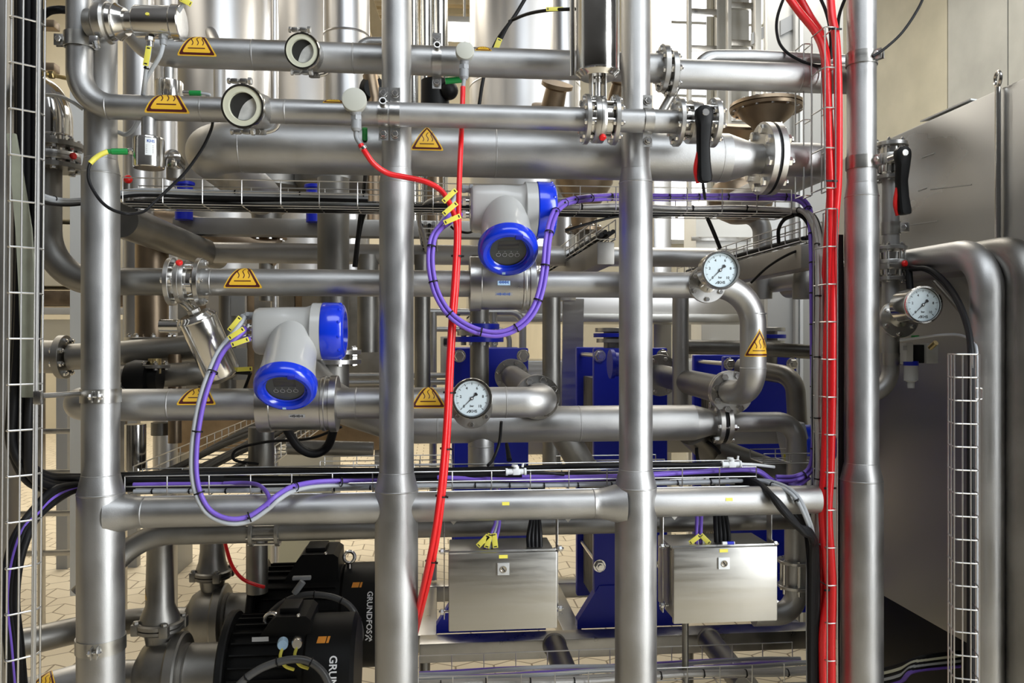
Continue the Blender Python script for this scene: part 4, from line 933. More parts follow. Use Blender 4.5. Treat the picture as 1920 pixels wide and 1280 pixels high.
PA, d1, s1_, z1 = pump(2.95, 1156, 482, 58, 742, 700, .175, .208, 'rear pump with big black motor, the maker name running down its fan cover', .085, (398, 1076), (552, 640, 1034), (657, 1044), (663, 1060), (692, 1148), 'GRUNDFOS', True)
PB, d2, s2_, z2 = pump(2.42, 1258, 428, 82, 672, 690, .150, .172, 'front pump with black motor cut off by the bottom edge of the view', .082, (300, 1172), (506, 590, 1150), (513, 1162), (600, 1172), (623, 1284), 'GRUNDFOS', False)
def riser(j, px, Y, top, label, r0, r1_, stk=None):
    h = top.z - j.z; o = B().lathe(j, Z, [(0, .058), (.004, .056), (.03, r0 * 1.12), (.07, r0), (h, r0), ], 32).obj('steel_pipe', STEELB, None, label, 'pipe'); return o
t_ = riser(d1, 398, 2.95, V((0, 0, P(398, 1000, 2.95).z)), 'short riser pipe on the rear pump', .042, .04)
b = B(); zt = P(300, 1004, 2.42).z
b.lathe(d2, Z, [(0, .055), (.012, .054), (.045, .040), (zt - d2.z - .03, .036), (zt - d2.z, .042)], 32)
RIS = b.obj('steel_pipe', STEELB, None, 'riser pipe with a hot sign on its left side, on the front pump', 'pipe'); sticker(RIS, on_v(d2 + Z * .06, .038, R(-72)), .06)
# suction pipe running to the lower left
b = B(); b.tube(spl([s1_ + X * .01, s1_ - X * .1, P(150, 1180, 2.75), P(60, 1200, 2.65), P(-80, 1226, 2.55), P(-500, 1330, 2.3)], 6), .042, 28)
SUC = b.obj('steel_pipe', STEELB, None, 'sloping suction pipe low on the left, passing behind the left post', 'pipe')
b = B(); b.tube([s2_ + X * .01, P(150, 1275, 2.36), P(60, 1300, 2.35), P(-500, 1440, 2.3)], .046, 28); SU2 = b.obj('steel_pipe', STEEL, None, 'bright suction pipe with a hot sign at the bottom left', 'pipe')
sticker(SU2, on_h(P(95, 1290, 2.352), .0468, R(10)), .085)
# motor cables
for pts, Y0, lb in ((((487, 1182), (500, 1158), (530, 1130), (572, 1115), (620, 1118), (655, 1135), (672, 1165), (676, 1195), (662, 1222), (655, 1240)), 2.70, 'thick grey cable arching over the rear motor'), (((440, 1292), (465, 1268), (500, 1248), (545, 1236), (580, 1240), (605, 1260), (620, 1290)), 2.22, 'thick grey cable arching over the front motor')):
    cable('cable', [P(*p, Y0) for p in pts], .0105, DGREY, lb, 'cable', 'thick motor cables', seg=14, tie=.09)
for (px, py, m_) in ((530, 1208, LBLB), (557, 1206, BOLT)):
    a = P(px, py, 2.25); b = B().lathe(a, V((.15, -1, .1)), [(-.03, .014), (0, .015), (.008, .013), (.008, 0)], 20); b.obj('cable_gland', m_, PB)
    cable('cable', [a + V((0, -.005, -.008)), a + V((-.004, -.012, -.03)), a + V((.008, -.01, -.055)), a + V((.03, 0, -.07))], .0045, YTAG, 'thin yellow-green wire below the %s gland on the front motor' % ('blue' if m_ is LBLB else 'chrome'), 'cable')
a = P(568, 1090, 2.70); b = B().tube([a, P(552, 1112, 2.70)], .011, 12); b.box(P(566, 1083, 2.72), (.06, .02, .012), 0, .003); b.obj('cable_gland', GREYD, PA)
b = B().box(P(488, 1198, 2.24), (.044, .002, .012)); b.obj('rating_plate', LBLG, PB)
cable('red_hose', [P(420, 1008, 2.6), P(425, 1030, 2.62), P(436, 1062, 2.65), P(455, 1085, 2.68), P(480, 1096, 2.70), P(495, 1100, 2.72)], .006, RED, 'thin red hose hanging between the low pipe and the rear pump', 'hose', seg=12)
# ================================================================== wire cable trays on the rack
def xtray(pa, pb, pref, ytop, ybot, Yf, dep, label, step=.1, nh=2, nb=3):
    z1, z0 = P(pref, ytop, Yf).z, P(pref, ybot, Yf).z; a, e = P(pa, 640, Yf).x, P(pb, 640, Yf).x
    return tray('wire_cable_tray', (a, Yf, z0), (e, Yf, z0), (0, dep, 0), (0, 0, z1 - z0), label, step, .0017, nb, nh), z0, z1
TU, tz, tz1 = xtray(230, 1484, 1050, 348, 394, 2.19, .11, 'upper horizontal wire tray below the thickest pipe')
TL, lz, lz1 = xtray(234, 1418, 500, 889, 927, 2.06, .12, 'lower horizontal wire tray above the welded cross pipes')
xtray(1052, 1246, 1150, 862, 879, 2.40, .10, 'short wire tray behind the right-hand middle post, above the lower tray', nh=1)
xtray(600, 848, 800, 862, 879, 2.40, .10, 'wire tray behind the middle post, above the lower tray', nh=1)
xtray(1432, 1530, 1480, 850, 868, 2.22, .10, 'short wire tray in front of the blue motor cover', nh=1)
def run(pts3, r, m, label, grp=None, **k): return cable('cable', pts3, r, m, label, 'cable', grp, **k)
def T(px, py, Y): return P(px, py, Y)
xa, xb = P(228, 0, 2.2).x, P(1480, 0, 2.2).x
def upper(dy, dz, r, m, x0, label, grp, tail, tie=0, seg=10):
    pts = [V((x0 + (xb - x0) * k / 8, 2.2 + dy + .004 * math.sin(k * 2.1 + dy * 90), tz + dz + .003 * math.sin(k * 1.7 + dz * 200))) for k in range(9)] + [P(*q) for q in tail]
    return run(pts, r, m, label, grp, tie=tie, seg=seg)
TAILP = [(1506, 378, 2.19), (1520, 410, 2.15), (1524, 470, 2.12), (1525, 560, 2.10), (1526, 660, 2.10), (1527, 760, 2.10), (1527, 840, 2.10), (1519, 880, 2.10), (1490, 896, 2.09), (1455, 897, 2.09)]
TAILG = [(1512, 398, 2.2), (1533, 440, 2.14), (1538, 520, 2.06), (1537, 640, 2.05), (1536, 760, 2.05), (1538, 880, 2.05), (1530, 960, 2.05), (1527, 1100, 2.05), (1528, 1300, 2.05)]
for i, (dy, dz, m, r) in enumerate(((.02, .018, BRAID, .0075), (.05, .020, BRAID, .0075), (.075, .018, GCAB, .006), (.03, .006, BLK, .007), (.06, .007, BLK, .0075), (.09, .008, BLK, .0075), (.085, .026, BLK, .006))):
    g = m.name.split('_')[0]
    upper(dy, dz, r, m, xa if i not in (0, 1) else P(1040, 0, 2.2).x, {0: 'front braided cable in the upper tray', 1: 'rear braided cable in the upper tray', 2: 'grey cable in the upper tray'}.get(i, 'black cable among those in the upper tray, bending down before the red hoses'), 'black cables in the upper tray' if i > 2 else None, [(a - 4 + 6 * i, b_, c - .035) if i < 2 else (a - 6 * (i % 3) + 3 * (i // 3), b_ + 6 * (i % 2), c + .014 * (i % 4) + .02) for a, b_, c in TAILG], tie=.16 if i == 0 else 0)
# sweep from the left-hand tray into the upper tray
for i in range(3):
    run([P(70, 362 + 7 * i, 1.92), P(100, 372 + 5 * i, 2.0), P(140, 375 + 4 * i, 2.08), P(200, 366 + 4 * i, 2.17), P(260, 356 + 5 * i, 2.202), P(380, 359 + 5 * i, 2.205), P(520, 362 + 5 * i, 2.205), P(690, 366 + 5 * i, 2.205)], .005, (GCAB, GREYD, BLK)[i], ('light grey', 'dark grey', 'black')[i] + ' cable sweeping from the left vertical tray into the upper tray', None, tie=.17 if i == 0 else 0)
# lower tray cables
la, lb = P(100, 0, 2.08).x, P(1430, 0, 2.08).x
def lower(dy, dz, r, m, px0, px1, label, grp, tail=(), head=(), tie=0, w_=.006):
    x0, x1 = P(px0, 0, 2.08).x, P(px1, 0, 2.08).x; n = max(3, int((x1 - x0) / .13))
    pts = [P(*q) for q in head] + [V((x0 + (x1 - x0) * k / n, 2.065 + dy + .004 * math.sin(k * 1.3 + dy * 60), lz + dz + w_ * math.sin(k * .9 + dz * 300))) for k in range(n + 1)] + [P(*q) for q in tail]
    return run(pts, r, m, label, grp, tie=tie)
lower(.012, .026, .0055, PURP, 250, 470, 'purple cable in the lower tray left of the long loop', None, w_=.001)
lower(.012, .030, .0055, PURP, 820, 1412, 'front purple cable in the lower tray right of the middle post', 'purple cables of the lower tray', [(1450, 903, 2.09), (1490, 912, 2.10), (1518, 895, 2.10)], w_=.008)
lower(.028, .034, .0055, PURP, 980, 1412, 'rear purple cable in the lower tray right of the middle post', 'purple cables of the lower tray', [(1450, 900, 2.10), (1486, 908, 2.11), (1512, 895, 2.11)], w_=.008)
lower(.014, .009, .0052, GCAB, 250, 1412, 'front pale grey cable lying on the floor of the lower tray', None, [(1450, 909, 2.02), (1488, 930, 1.955), (1512, 975, 1.945), (1524, 1020, 1.99), (1529, 1090, 2.075), (1530, 1320, 2.085)], tie=.09, w_=.002)
lower(.028, .009, .0052, GCAB, 250, 1412, 'rear pale grey cable lying on the floor of the lower tray', None, [(1455, 905, 2.03), (1494, 928, 1.96), (1519, 980, 1.95), (1528, 1025, 2.0), (1532, 1090, 2.09), (1533, 1320, 2.10)], w_=.002)
for i in range(6):
    lower(.050 + .011 * i, .012 + .014 * (i % 3), .0075, BLK, 225, 1412 if i % 2 else 940, 'black cable among those filling the back of the lower tray', 'black cables of the lower tray', [(1450, 912 + 4 * i, 2.12), (1490, 940 + 5 * i, 2.11), (1512, 1000, 2.1), (1518 + i, 1100, 2.08), (1520 + i, 1290, 2.08)] if i % 2 else (), w_=.004)
# black bundle coming down the left tray and sweeping into the lower tray
BND = [(52, -60, 1.90), (52, 100, 1.89), (52, 300, 1.885), (50, 500, 1.885), (46, 650, 1.88), (38, 760, 1.88), (36, 830, 1.89), (50, 880, 1.92), (85, 903, 2.0), (130, 906, 2.09), (190, 905, 2.13), (260, 903, 2.13), (420, 903, 2.13)]
for i in range(7):
    ox, oy, oY = (-13, 3, 17, -7, 10, 20, -17)[i], (0, -8, 8, 5, -12, 2, 12)[i], (0, .008, 0, .02, .022, .016, .014)[i]
    run([P(a + ox * (1 if b_ < 850 else .4), b_ + (oy if b_ > 850 else 0), c + oY) for a, b_, c in BND], .0095, BLK, 'thick black cable of the bundle in the left tray, turning right into the lower tray', 'black cables of the left tray', seg=12)
for i in range(5):
    m = PURP if i == 4 else BLK
    o = (-6, 4, 12, -12, 0)[i]
    run([P(300, 908, 2.15), P(190, 910, 2.13), P(140, 914 + o * .4, 2.09), P(100, 930 + o, 2.0), P(70, 958 + o, 1.95), P(42 + o, 1000, 1.90), P(24 + o, 1060, 1.88), P(18 + o, 1130, 1.87), P(26 + o, 1210, 1.86), P(36 + o, 1330, 1.86)], .0085, m, 'purple cable in the bundle dropping at the bottom left' if i == 4 else 'black cable of the bundle dropping at the bottom left', None if i == 4 else 'black cables at the bottom left', seg=12)
# left vertical tray
o0, o1 = P(1, 1330, 1.80), P(12, -60, 1.80); w0 = P(72, 640, 1.84) - P(8, 640, 1.80)
tray('wire_cable_tray', o0, o1, w0, V((0, .022, 0)), 'tall wire cable tray standing at the left edge', .0985, .0022, 2, 1)
b = B(); b.tube([P(61, 1330, 1.835), P(73, -60, 1.835)], .0042, 10); b.obj('tray_rail', WIRE, None, 'thick upright rail at the right side of the left wire tray', 'rail')
b = B(); vs = [P(x_, y_, 1.852) for x_, y_ in ((20, 250), (31, 330), (43, 427), (51, 560), (55, 745))]; wv = [(16, 250), (22, 330), (29, 420), (31, 560), (31, 745)]
sw = [P(v[0], v[1], 1.852) - P(0, v[1], 1.852) for v in wv]
vv = []
for p, s_ in zip(vs, sw): vv += [p - s_ * .5, p + s_ * .5, p + s_ * .5 + Yv * .008, p - s_ * .5 + Yv * .008]
fs = [[0, 1, 2, 3], [16, 19, 18, 17]] + [[4 * i + j, 4 * i + 4 + j, 4 * i + 4 + (j + 1) % 4, 4 * i + (j + 1) % 4] for i in range(4) for j in range(4)]
b.add(vv, fs); b.obj('protective_strip', STRAP, None, 'grey-green flat protective strip hanging behind the left wire tray', 'strip')
t = thing('tray_clamp', P(75, 742, 1.85), 'bracket joining the left tray rail to the clamp on the left post', 'bracket')
B().tube([P(72, 742, 1.84), P(148, 738, 1.97)], .006, 12).obj('rod', FLG, t); B().box(P(72, 745, 1.83), (.016, .016, .03), 0, .003).obj('clip', FLG, t)
# right red-hose tray
def vtray(px, ya, yb, Y, w_, d_, label, step=.1, nb=1):
    x = P(px, 640, Y).x; return tray('wire_cable_tray', (x, Y, P(px, yb, Y).z), (x, Y, P(px, ya, Y).z), (w_, 0, 0), (0, d_, 0), label, step, .0018, nb, 1)
vtray(1547, 50, 352, 1.965, .028, .075, 'upper wire tray holding the red hoses beside the right post')
vtray(1551, 391, 1310, 1.965, .027, .075, 'long wire tray holding the red hoses beside the right post')
vtray(1507, 82, 366, 2.08, .023, .05, 'small vertical wire tray left of the red hoses')
RH = [[(1468, -20, 2.1), (1500, 24, 2.07), (1530, 62, 2.03), (1546, 105, 2.0), (1550, 170, 1.99), (1553, 260, 1.99), (1557, 340, 1.99), (1557, 420, 1.985), (1556, 520, 1.985), (1551, 640, 1.985), (1550, 760, 1.985), (1546, 880, 1.985), (1542, 960, 1.985), (1549, 1050, 1.985), (1553, 1110, 1.985), (1543, 1190, 1.985), (1545, 1320, 1.985)],
      [(1490, -20, 2.12), (1518, 30, 2.10), (1542, 70, 2.05), (1551, 130, 2.01), (1553, 200, 2.005), (1559, 300, 2.005), (1561, 420, 2.0), (1560, 560, 2.0), (1557, 700, 2.0), (1556, 800, 2.0), (1552, 900, 2.0), (1552, 960, 2.0), (1555, 1040, 2.0), (1557, 1100, 2.0), (1553, 1190, 2.0), (1556, 1320, 2.0)],
      [(1556, -20, 2.02), (1560, 30, 2.0), (1567, 70, 1.985), (1571, 140, 1.98), (1572, 240, 1.98), (1571, 340, 1.98), (1565, 420, 1.98), (1562, 520, 1.98), (1561, 640, 1.975), (1560, 760, 1.975), (1557, 880, 1.975), (1553, 960, 1.975), (1559, 1060, 1.975), (1561, 1110, 1.975), (1559, 1200, 1.975), (1560, 1320, 1.975)],
      [(1560, 320, 2.02), (1550, 480, 2.02), (1544, 580, 2.02), (1542, 700, 2.02), (1541, 820, 2.02), (1538, 940, 2.02), (1540, 1080, 2.02), (1538, 1200, 2.02), (1538, 1320, 2.02)]]
RL = ['red hose entering the right tray from the upper left, lower one of the pair', 'red hose entering the right tray from the upper left, upper one of the pair', 'red hose coming straight down into the right tray from above', 'red hose at the back left of the right tray, seen below the black cables']
for i, h_ in enumerate(RH):
    o = cable('red_hose', [P(*q) for q in h_], .0105, RED, RL[i], 'hose', 'red hoses of the right tray', seg=14)
    if i == 2:
        for py in (54, 339, 915, 1106): q = P(1558 if py > 100 else 1566, py, 1.972); B().box(q, (.036, .003, .005), 0, .001).obj('cable_tie', BLK, o)
for i in range(3): run([P(1572 + 3 * i, 440, 2.03), P(1574 + 3 * i, 600, 2.03), P(1575 + 2 * i, 800, 2.03), P(1574 + 3 * i, 1000, 2.03), P(1575 + 2 * i, 1310, 2.03)], .0042, BLK, 'thin black cable between the red hoses and the right post', 'thin black cables by the right post')
# loose black cables, top right
run([P(1480, -30, 2.2), P(1458, 30, 2.16), P(1458, 70, 2.13), P(1472, 95, 2.1), P(1500, 113, 2.07), P(1530, 123, 2.05), P(1548, 122, 2.04)], .0042, BLK, 'black cable making a round loop left of the red hoses at the top')
run([P(1530, -20, 2.1), P(1548, 20, 2.06), P(1557, 60, 2.03), P(1558, 110, 2.02)], .0045, BLK, 'black cable dropping between the two groups of red hoses at the top')
run([P(1592, -20, 2.06), P(1576, 20, 2.05), P(1571, 50, 2.03), P(1571, 100, 2.02)], .0045, BLK, 'black cable dropping from the top between the red hoses and the right post')
cc = [P(1742, -30, 1.95), P(1722, 15, 1.94), P(1692, 60, 1.935), P(1660, 90, 1.93), P(1636, 106, 1.93)]
o = run(cc, .0036, BLK, 'black cable with marker sleeves curving away right of the right post')
# cable tails under the upper tray
run([P(1060, 432, 2.24), P(1100, 420, 2.24), P(1160, 405, 2.25), P(1240, 398, 2.25), P(1310, 392, 2.24)], .0038, BLK, 'thin black cable sagging under the upper tray right of the flow meter')
run([P(1318, 345, 1.95), P(1320, 360, 2.0), P(1322, 372, 2.1)], .004, BLK, 'short black cable below the hand valve lever')
run([P(1325, 405, 2.3), P(1340, 440, 2.32), P(1350, 465, 2.34)], .006, BLK, 'black cable dropping from the upper tray to the upper right gauge')
run([P(684, 260, 2.05), P(686, 310, 2.10), P(683, 350, 2.30), P(676, 400, 2.34), P(670, 450, 2.36), P(664, 500, 2.38)], .0056, BLK, 'black cable hanging behind the thick pipe left of the middle post')
run([P(702, 380, 2.30), P(690, 388, 2.33), P(680, 410, 2.36), P(672, 450, 2.38), P(667, 500, 2.40)], .0056, BLK, 'black cable leaving the upper tray beside the middle post')
B().tube([P(684, 240, 2.035), P(684, 262, 2.05)], .0068, 12).obj('green_connector', GREEN, None, 'green connector under the left round-headed sensor', 'connector')
run([P(940, 790, 2.16), P(936, 830, 2.18), P(925, 860, 2.16), P(915, 872, 2.12)], .0042, BLK, 'thin black cable below the pipe right of the lower gauge')
run([P(485, 870, 2.3), P(440, 862, 2.3), P(445, 842, 2.3), P(500, 828, 2.28), P(580, 822, 2.25), P(640, 800, 2.2)], .004, BLK, 'thin black cable looping under the lower flow meter')
run([P(535, 800, 2.15), P(560, 838, 2.15), P(590, 850, 2.16), P(615, 835, 2.17), P(628, 795, 2.15)], .012, BLK, 'thick black hose sagging under the lower flow meter', seg=12)
# small white tee fittings on the lower tray
for px, py, lb in ((968, 884, 'white push-in tee fitting on the lower tray between the middle posts'), (1372, 870, 'white push-in tee fitting on the lower tray near its right end')):
    c = P(px, py, 2.06); t = thing('tee_fitting', c, lb, 'fitting', 'white tee fittings'); b = B()
    b.tube([c - X * .024, c + X * .020], .0075, 14); b.tube([c - Z * .002, c + Z * .014], .0070, 14); b.box(c, (.020, .016, .016), 0, .003); b.obj('body', WHITE, t)
    b = B(); b.disc(c - X * .028, X, .0095, .006, 16); b.disc(c + X * .020, X, .0095, .006, 16); b.disc(c + Z * .013 - X * .004, Z, .0085, .005, 16); b.tube([c + X * .016 + Z * .012, c + X * .018 + Z * .022], .003, 8); b.obj('release_ring', WHITE, t)
    run([c + X * .026, c + V((.07, .01, -.004)), c + V((.13, .03, -.014))], .004, WHITE if px > 1300 else BLK, 'thin air tube from the ' + ('right' if px > 1300 else 'left') + ' white tee fitting', None)
    run([c - X * .028, c + V((-.08, .01, -.010)), c + V((-.16, .03, -.014))], .004, BLK, 'thin black air tube entering the ' + ('right' if px > 1300 else 'left') + ' white tee fitting', None)
b = B().tube([P(950, 832, 2.2), P(955, 862, 2.15)], [.005, .0075], 12).obj('black_plug', BLK, None, 'black plug sleeve standing above the left tee fitting', 'plug')
# trays running back into depth
def dtray(px, py, Y0, Y1, w_, h_, label, beamh=0, n=3):
    a = P(px, py, Y0); x0 = a.x
    o = tray('wire_cable_tray', a, (x0, Y1, a.z), (w_, 0, 0), (0, 0, h_), label, .1, .002, 3, 2)
    if beamh: beam((x0 + w_ * .5, Y0, a.z - .008 - beamh / 2), (x0 + w_ * .5, Y1, a.z - .008 - beamh / 2), w_ * .9, beamh, 'bracket beam under the ' + label.split(',')[0], BEAM, bev=.004)
    return a
q = dtray(1118, 448, 2.42, 4.2, .06, .06, 'short deep wire tray behind the upper flow meter, running backwards', .07)
for i in range(4): run([V((q.x + .012 + .012 * i, Y, q.z + .012 + .006 * (i % 2) + .004 * math.sin(Y * 5 + i))) for Y in (2.4, 2.7, 3.1, 3.6, 4.1)], .007, BLK, 'black cable in the wire tray running backwards behind the upper flow meter', 'black cables in the backward tray')
q = dtray(1500, 452, 2.35, 3.6, .07, .06, 'wire tray behind the purple bend at the right, running backwards', .075)
for i in range(3): run([V((q.x + .014 + .015 * i, Y, q.z + .012 + .004 * math.sin(Y * 5 + i))) for Y in (2.36, 2.7, 3.1, 3.5)], .007, BLK, 'black cable in the backward wire tray by the purple bend', 'black cables in the right backward tray')
run([P(1408, 530, 2.5), P(1440, 500, 2.45), P(1480, 476, 2.4), P(1520, 462, 2.36)], .004, BLK, 'thin black cable under the backward tray by the purple bend')
run([P(1488, 404, 2.22), P(1470, 412, 2.24), P(1460, 430, 2.28), P(1460, 455, 2.32)], .0055, BLK, 'black cable loop dropping from the upper tray onto the backward tray')
q = dtray(250, 912, 2.28, 4.6, .30, .055, 'wide wire tray full of black cables behind the left post, running backwards', 0)
for i in range(9): run([V((q.x + .02 + .032 * i + .01 * math.sin(Y * 3 + i), Y, q.z + .014 + .008 * (i % 3) + .006 * math.sin(Y * 4 + i * 2))) for Y in (2.2, 2.5, 2.9, 3.3, 3.8, 4.5)], .010, BLK, 'thick black cable lying in the wide backward tray behind the left post', 'black cables in the wide backward tray')
# bottom tray
TB, bz, bz1 = xtray(784, 1530, 1000, 1262, 1300, 2.30, .16, 'bottom wire tray in front of the base frame', nh=1)
for i, (dy, m, r) in enumerate(((.02, BRAID, .010), (.045, BRAID, .010), (.07, GCAB, .007), (.09, PURP, .007), (.11, GCAB, .006), (.13, PURP, .006))):
    xs = P(784, 0, 2.3).x; xe = P(1532, 0, 2.3).x; run([V((xs + (xe - xs) * k / 9, 2.3 + dy, bz + .014 + (.006 if i % 2 else .012) * (1 + .4 * math.sin(k * 1.3 + i)))) for k in range(10)], r, m, ['front braided cable', 'second braided cable', 'thick grey cable', 'thick purple cable', 'thin grey cable', 'thin purple cable'][i] + ' in the bottom tray', None, tie=.13 if i == 0 else 0)

run([P(420, 906, 2.07), P(455, 905, 2.05), P(482, 908, 2.0), P(498, 920, 1.94), P(505, 935, 1.905), P(502, 950, 1.895)], .005, PURP, 'short purple cable leaving the lower tray and joining the long loop')
q = dtray(785, 428, 2.42, 3.3, .055, .05, 'deep narrow wire tray right of the middle post, behind the purple loop', 0)
for i in range(4): run([V((q.x + .008 + .012 * i, Y, q.z + .010 + .006 * (i % 2))) for Y in (2.42, 2.7, 3.0, 3.28)], .006, (BLK, BRAID, BLK, GREYD)[i], ['left black', 'braided', 'right black', 'dark grey'][i] + ' cable in the deep narrow tray behind the purple loop')
run([P(880, 372, 2.2), P(840, 372, 2.2), P(808, 376, 2.22), P(790, 392, 2.26), P(786, 415, 2.32), P(792, 436, 2.40), P(800, 470, 2.48)], .006, BRAID, 'braided cable curling from the upper tray down into the deep narrow tray')
run([P(845, 424, 2.3), P(856, 432, 2.3), P(880, 436, 2.28), P(898, 424, 2.22)], .0035, BLK, 'thin black cable sagging left of the upper flow meter')

for i in range(4): run([P(1370, 898 + 2 * i, 2.12), P(1415, 903 + 2 * i, 2.05), P(1443 + 2 * i, 925 + 2 * i, 1.955), P(1466 + 5 * i, 955 + 4 * i, 1.935), P(1494 + 4 * i, 985 + 4 * i, 1.935), P(1522, 1001 + 3 * i, 1.95), P(1531 - 3 * i, 1060, 1.99), P(1529 - 3 * i, 1310, 2.0)], .0085, BLK, 'thick black cable dropping from the right end of the lower tray beside the red hoses', 'thick black cables by the right junction box')
# ================================================================== right side: valve pipe, big pipes, cabinet
YR = 2.08; xr_ = P(1670, 640, YR).x; zr = lambda q: P(1670, q, YR).z
def vr(pa, pb, r, label, bends=None):
    o = B().tube([(xr_, YR, zr(pb)), (xr_, YR, zr(pa))], r, 28).obj('steel_pipe', STEEL, None, label, 'pipe', 'vertical pipe right of the right post'); return o
p_ = vr(330, 462, .0225, 'upper piece of the vertical pipe right of the right post, below the lever valve')
flange(p_, (xr_, YR, zr(330) - .010), Z, .043, .010, 6, .006); flange(p_, (xr_, YR, zr(470) + .002), Z, .043, .010, 6, .006)
b = B(); b.tube(fillet([(xr_, YR, zr(520)), (xr_, YR, zr(742)), (xr_ - .2, YR + .02, zr(742))], .075, 12), .0225, 28)
p2_ = b.obj('steel_pipe', STEEL, None, 'vertical pipe with a gauge, turning left behind the right post', 'pipe')
flange(p2_, (xr_, YR, zr(526)), Z, .043, .010, 6, .006)
VE = wafer(None, 0, 0, .042, 'wafer valve with a red plug on the vertical pipe right of the right post', red=(.35, -.9, 0), ring=(.25, .68), axis=Z, o=(xr_, YR, zr(516)), L=zr(474) - zr(516))
VD = wafer(None, 0, 0, .042, 'lever valve at the top of the vertical pipe right of the right post', ring=(.3, .7), axis=Z, o=(xr_, YR, zr(324)), L=zr(276) - zr(324), name='hand_valve')
flange(VD, (xr_, YR, zr(276)), Z, .045, .011, 6, .006)
lever(VD, 1692, 288, 1.985, 1697, 402, 1.15)
band(1663, 428, .0225, 'strap clamp on the vertical pipe under the red lever', post_x=xr_, Y=YR, gap_ang=-40)
band(1663, 673, .0225, 'strap clamp on the vertical pipe below the rightmost gauge', post_x=xr_, Y=YR, gap_ang=-40)
# big bent pipe
x = P(1851, 640, 1.79).x; z = P(1851, 472, 1.79).z
b = B(); b.tube(fillet([(x, 3.4, z + .02), (x, 1.79, z), (x, 1.79, 0)], .10, 14), .0375, 36); b.obj('steel_pipe', STEEL, None, 'large steel pipe at the right, bending from the back down to the floor', 'pipe')
x2 = P(1925, 640, 1.74).x; z2 = P(1925, 470, 1.74).z
b = B(); b.tube(fillet([(x2, 3.0, z2), (x2, 1.74, z2), (x2, 1.74, 0)], .08, 12), .042, 36); b.obj('steel_pipe', STEELB, None, 'dark steel pipe at the right edge of the view', 'pipe')
# far right tray with its cables
xt = P(1789, 640, 1.66).x; zt = P(1789, 664, 1.66).z
tray('wire_cable_tray', (xt, 1.66, .3), (xt, 1.66, zt), (.046, -.018, 0), (.02, .05, 0), 'narrow upright wire tray in front of the dark cabinet, left of the large bent pipe', .05, .0017, 3, 2)
b = B(); q = V((xt + .062, 1.66, P(1840, 738, 1.66).z)); b.tube(fillet([q - X * .012 + Z * .012, q + X * .004 + Z * .012, q + X * .004 - Z * .012, q - X * .012 - Z * .012], .003, 2), .0017, 6); b.obj('wire_hook', WIRE, None, 'small wire hook on the narrow upright tray', 'hook')
for i, (m, r) in enumerate(((BLK, .006), (BLK, .007), (GCAB, .0032))):
    pts = [P(1708, 500 + 4 * i, 2.03), P(1745, 510 - 4 * i, 1.95), P(1785, 550 - 6 * i, 1.86), P(1812, 610 - 6 * i, 1.76), P(1820 + 3 * i, 680, 1.70), P(1818 + 5 * i, 800, 1.69), P(1818 + 5 * i, 1100, 1.69), P(1818 + 5 * i, 1320, 1.69)]
    if i == 2: pts = [P(1688, 638, 2.0), P(1715, 634, 1.96), P(1760, 628, 1.90), P(1800, 628, 1.84), P(1824, 642, 1.76), P(1832, 668, 1.71), P(1832, 800, 1.70), P(1832, 1320, 1.70)]
    run(pts, r, m, ['black cable arching from the red-plug valve to the narrow tray, lower one', 'black cable arching from the red-plug valve to the narrow tray, upper one', 'thin grey cable from under the rightmost gauge into the narrow tray'][i])
run([P(1704, 505, 2.04), P(1706, 535, 2.03), P(1708, 560, 2.02)], .009, BLK, 'short thick black hose from the valve down behind the rightmost gauge')
# air service unit under the gauge
t = thing('air_regulator', P(1712, 700, 2.03), 'small air filter regulator with clear cup below the rightmost gauge', 'regulator')
B().box(P(1722, 663, 2.06), (.05, .05, .05), 0, .004).obj('body', BLK, t); B().box(P(1700, 660, 2.02), (.020, .03, .050), 0, .003).obj('port_block', GREYP, t)
B().box(P(1697, 652, 2.003), (.011, .002, .012), 0, 0).obj('small_plate', LBLG, t)
c = P(1708, 692, 2.03); B().lathe(c, -Z, [(-.018, .016), (-.016, .0185), (.03, .0175), (.034, .010), (.050, .009), (.050, 0)], 24).obj('clear_cup', CLEAR, t)
B().lathe(c + Z * .010, Z, [(0, .0188), (.012, .0188)], 24).obj('blue_collar', BLUED, t)
B().box(P(1742, 662, 2.04), (.034, .03, .055), 0, .003).obj('valve_block', GREYP, t); b = B().tube([P(1744, 652, 2.01), P(1755, 642, 1.99)], .007, 12).obj('brass_fitting', BRASS, t)
B().box(P(1716, 632, 2.02), (.012, .02, .010), 0, .002).obj('green_clip', GREEN, t)
# cabinet: long stainless wall running towards the viewer, with floor gap
XC = 1.47; zc = 1.7 + .447 * 1.47 * 1.0 / (.5 * 1.0) * 0 + 0
def onc(px, py):
    u = (px - 960) / F; dx, dy = CA * u + SA, CA - SA * u; t_ = XC / dx; return V((XC, t_ * dy, EYE + t_ * (640 - py) / F))
ztop = onc(1880, 164).z
t = thing('stainless_cabinet', (XC, 1.7, 0), 'tall stainless steel cabinet at the right, its top edge rising towards the viewer', 'cabinet')
yb = onc(1640, 400).y + .25; yf = 1.45
B().box((XC + .6, (yb + yf) / 2, (ztop + .86) / 2), (1.2, yb - yf, ztop - .86), 0, .004).obj('body', CABIN, t)
B().box((XC + .66, (yb + yf) / 2, .43), (1.08, yb - yf - .06, .86), 0, .004).obj('plinth', BLKP, t)  # black block, shade of the open underside put into its colour
q = onc(1879, 164); B().tube([V((XC - .012, q.y, .9)), V((XC - .012, q.y, ztop))], .0072, 14).obj('corner_rod', POL, t)
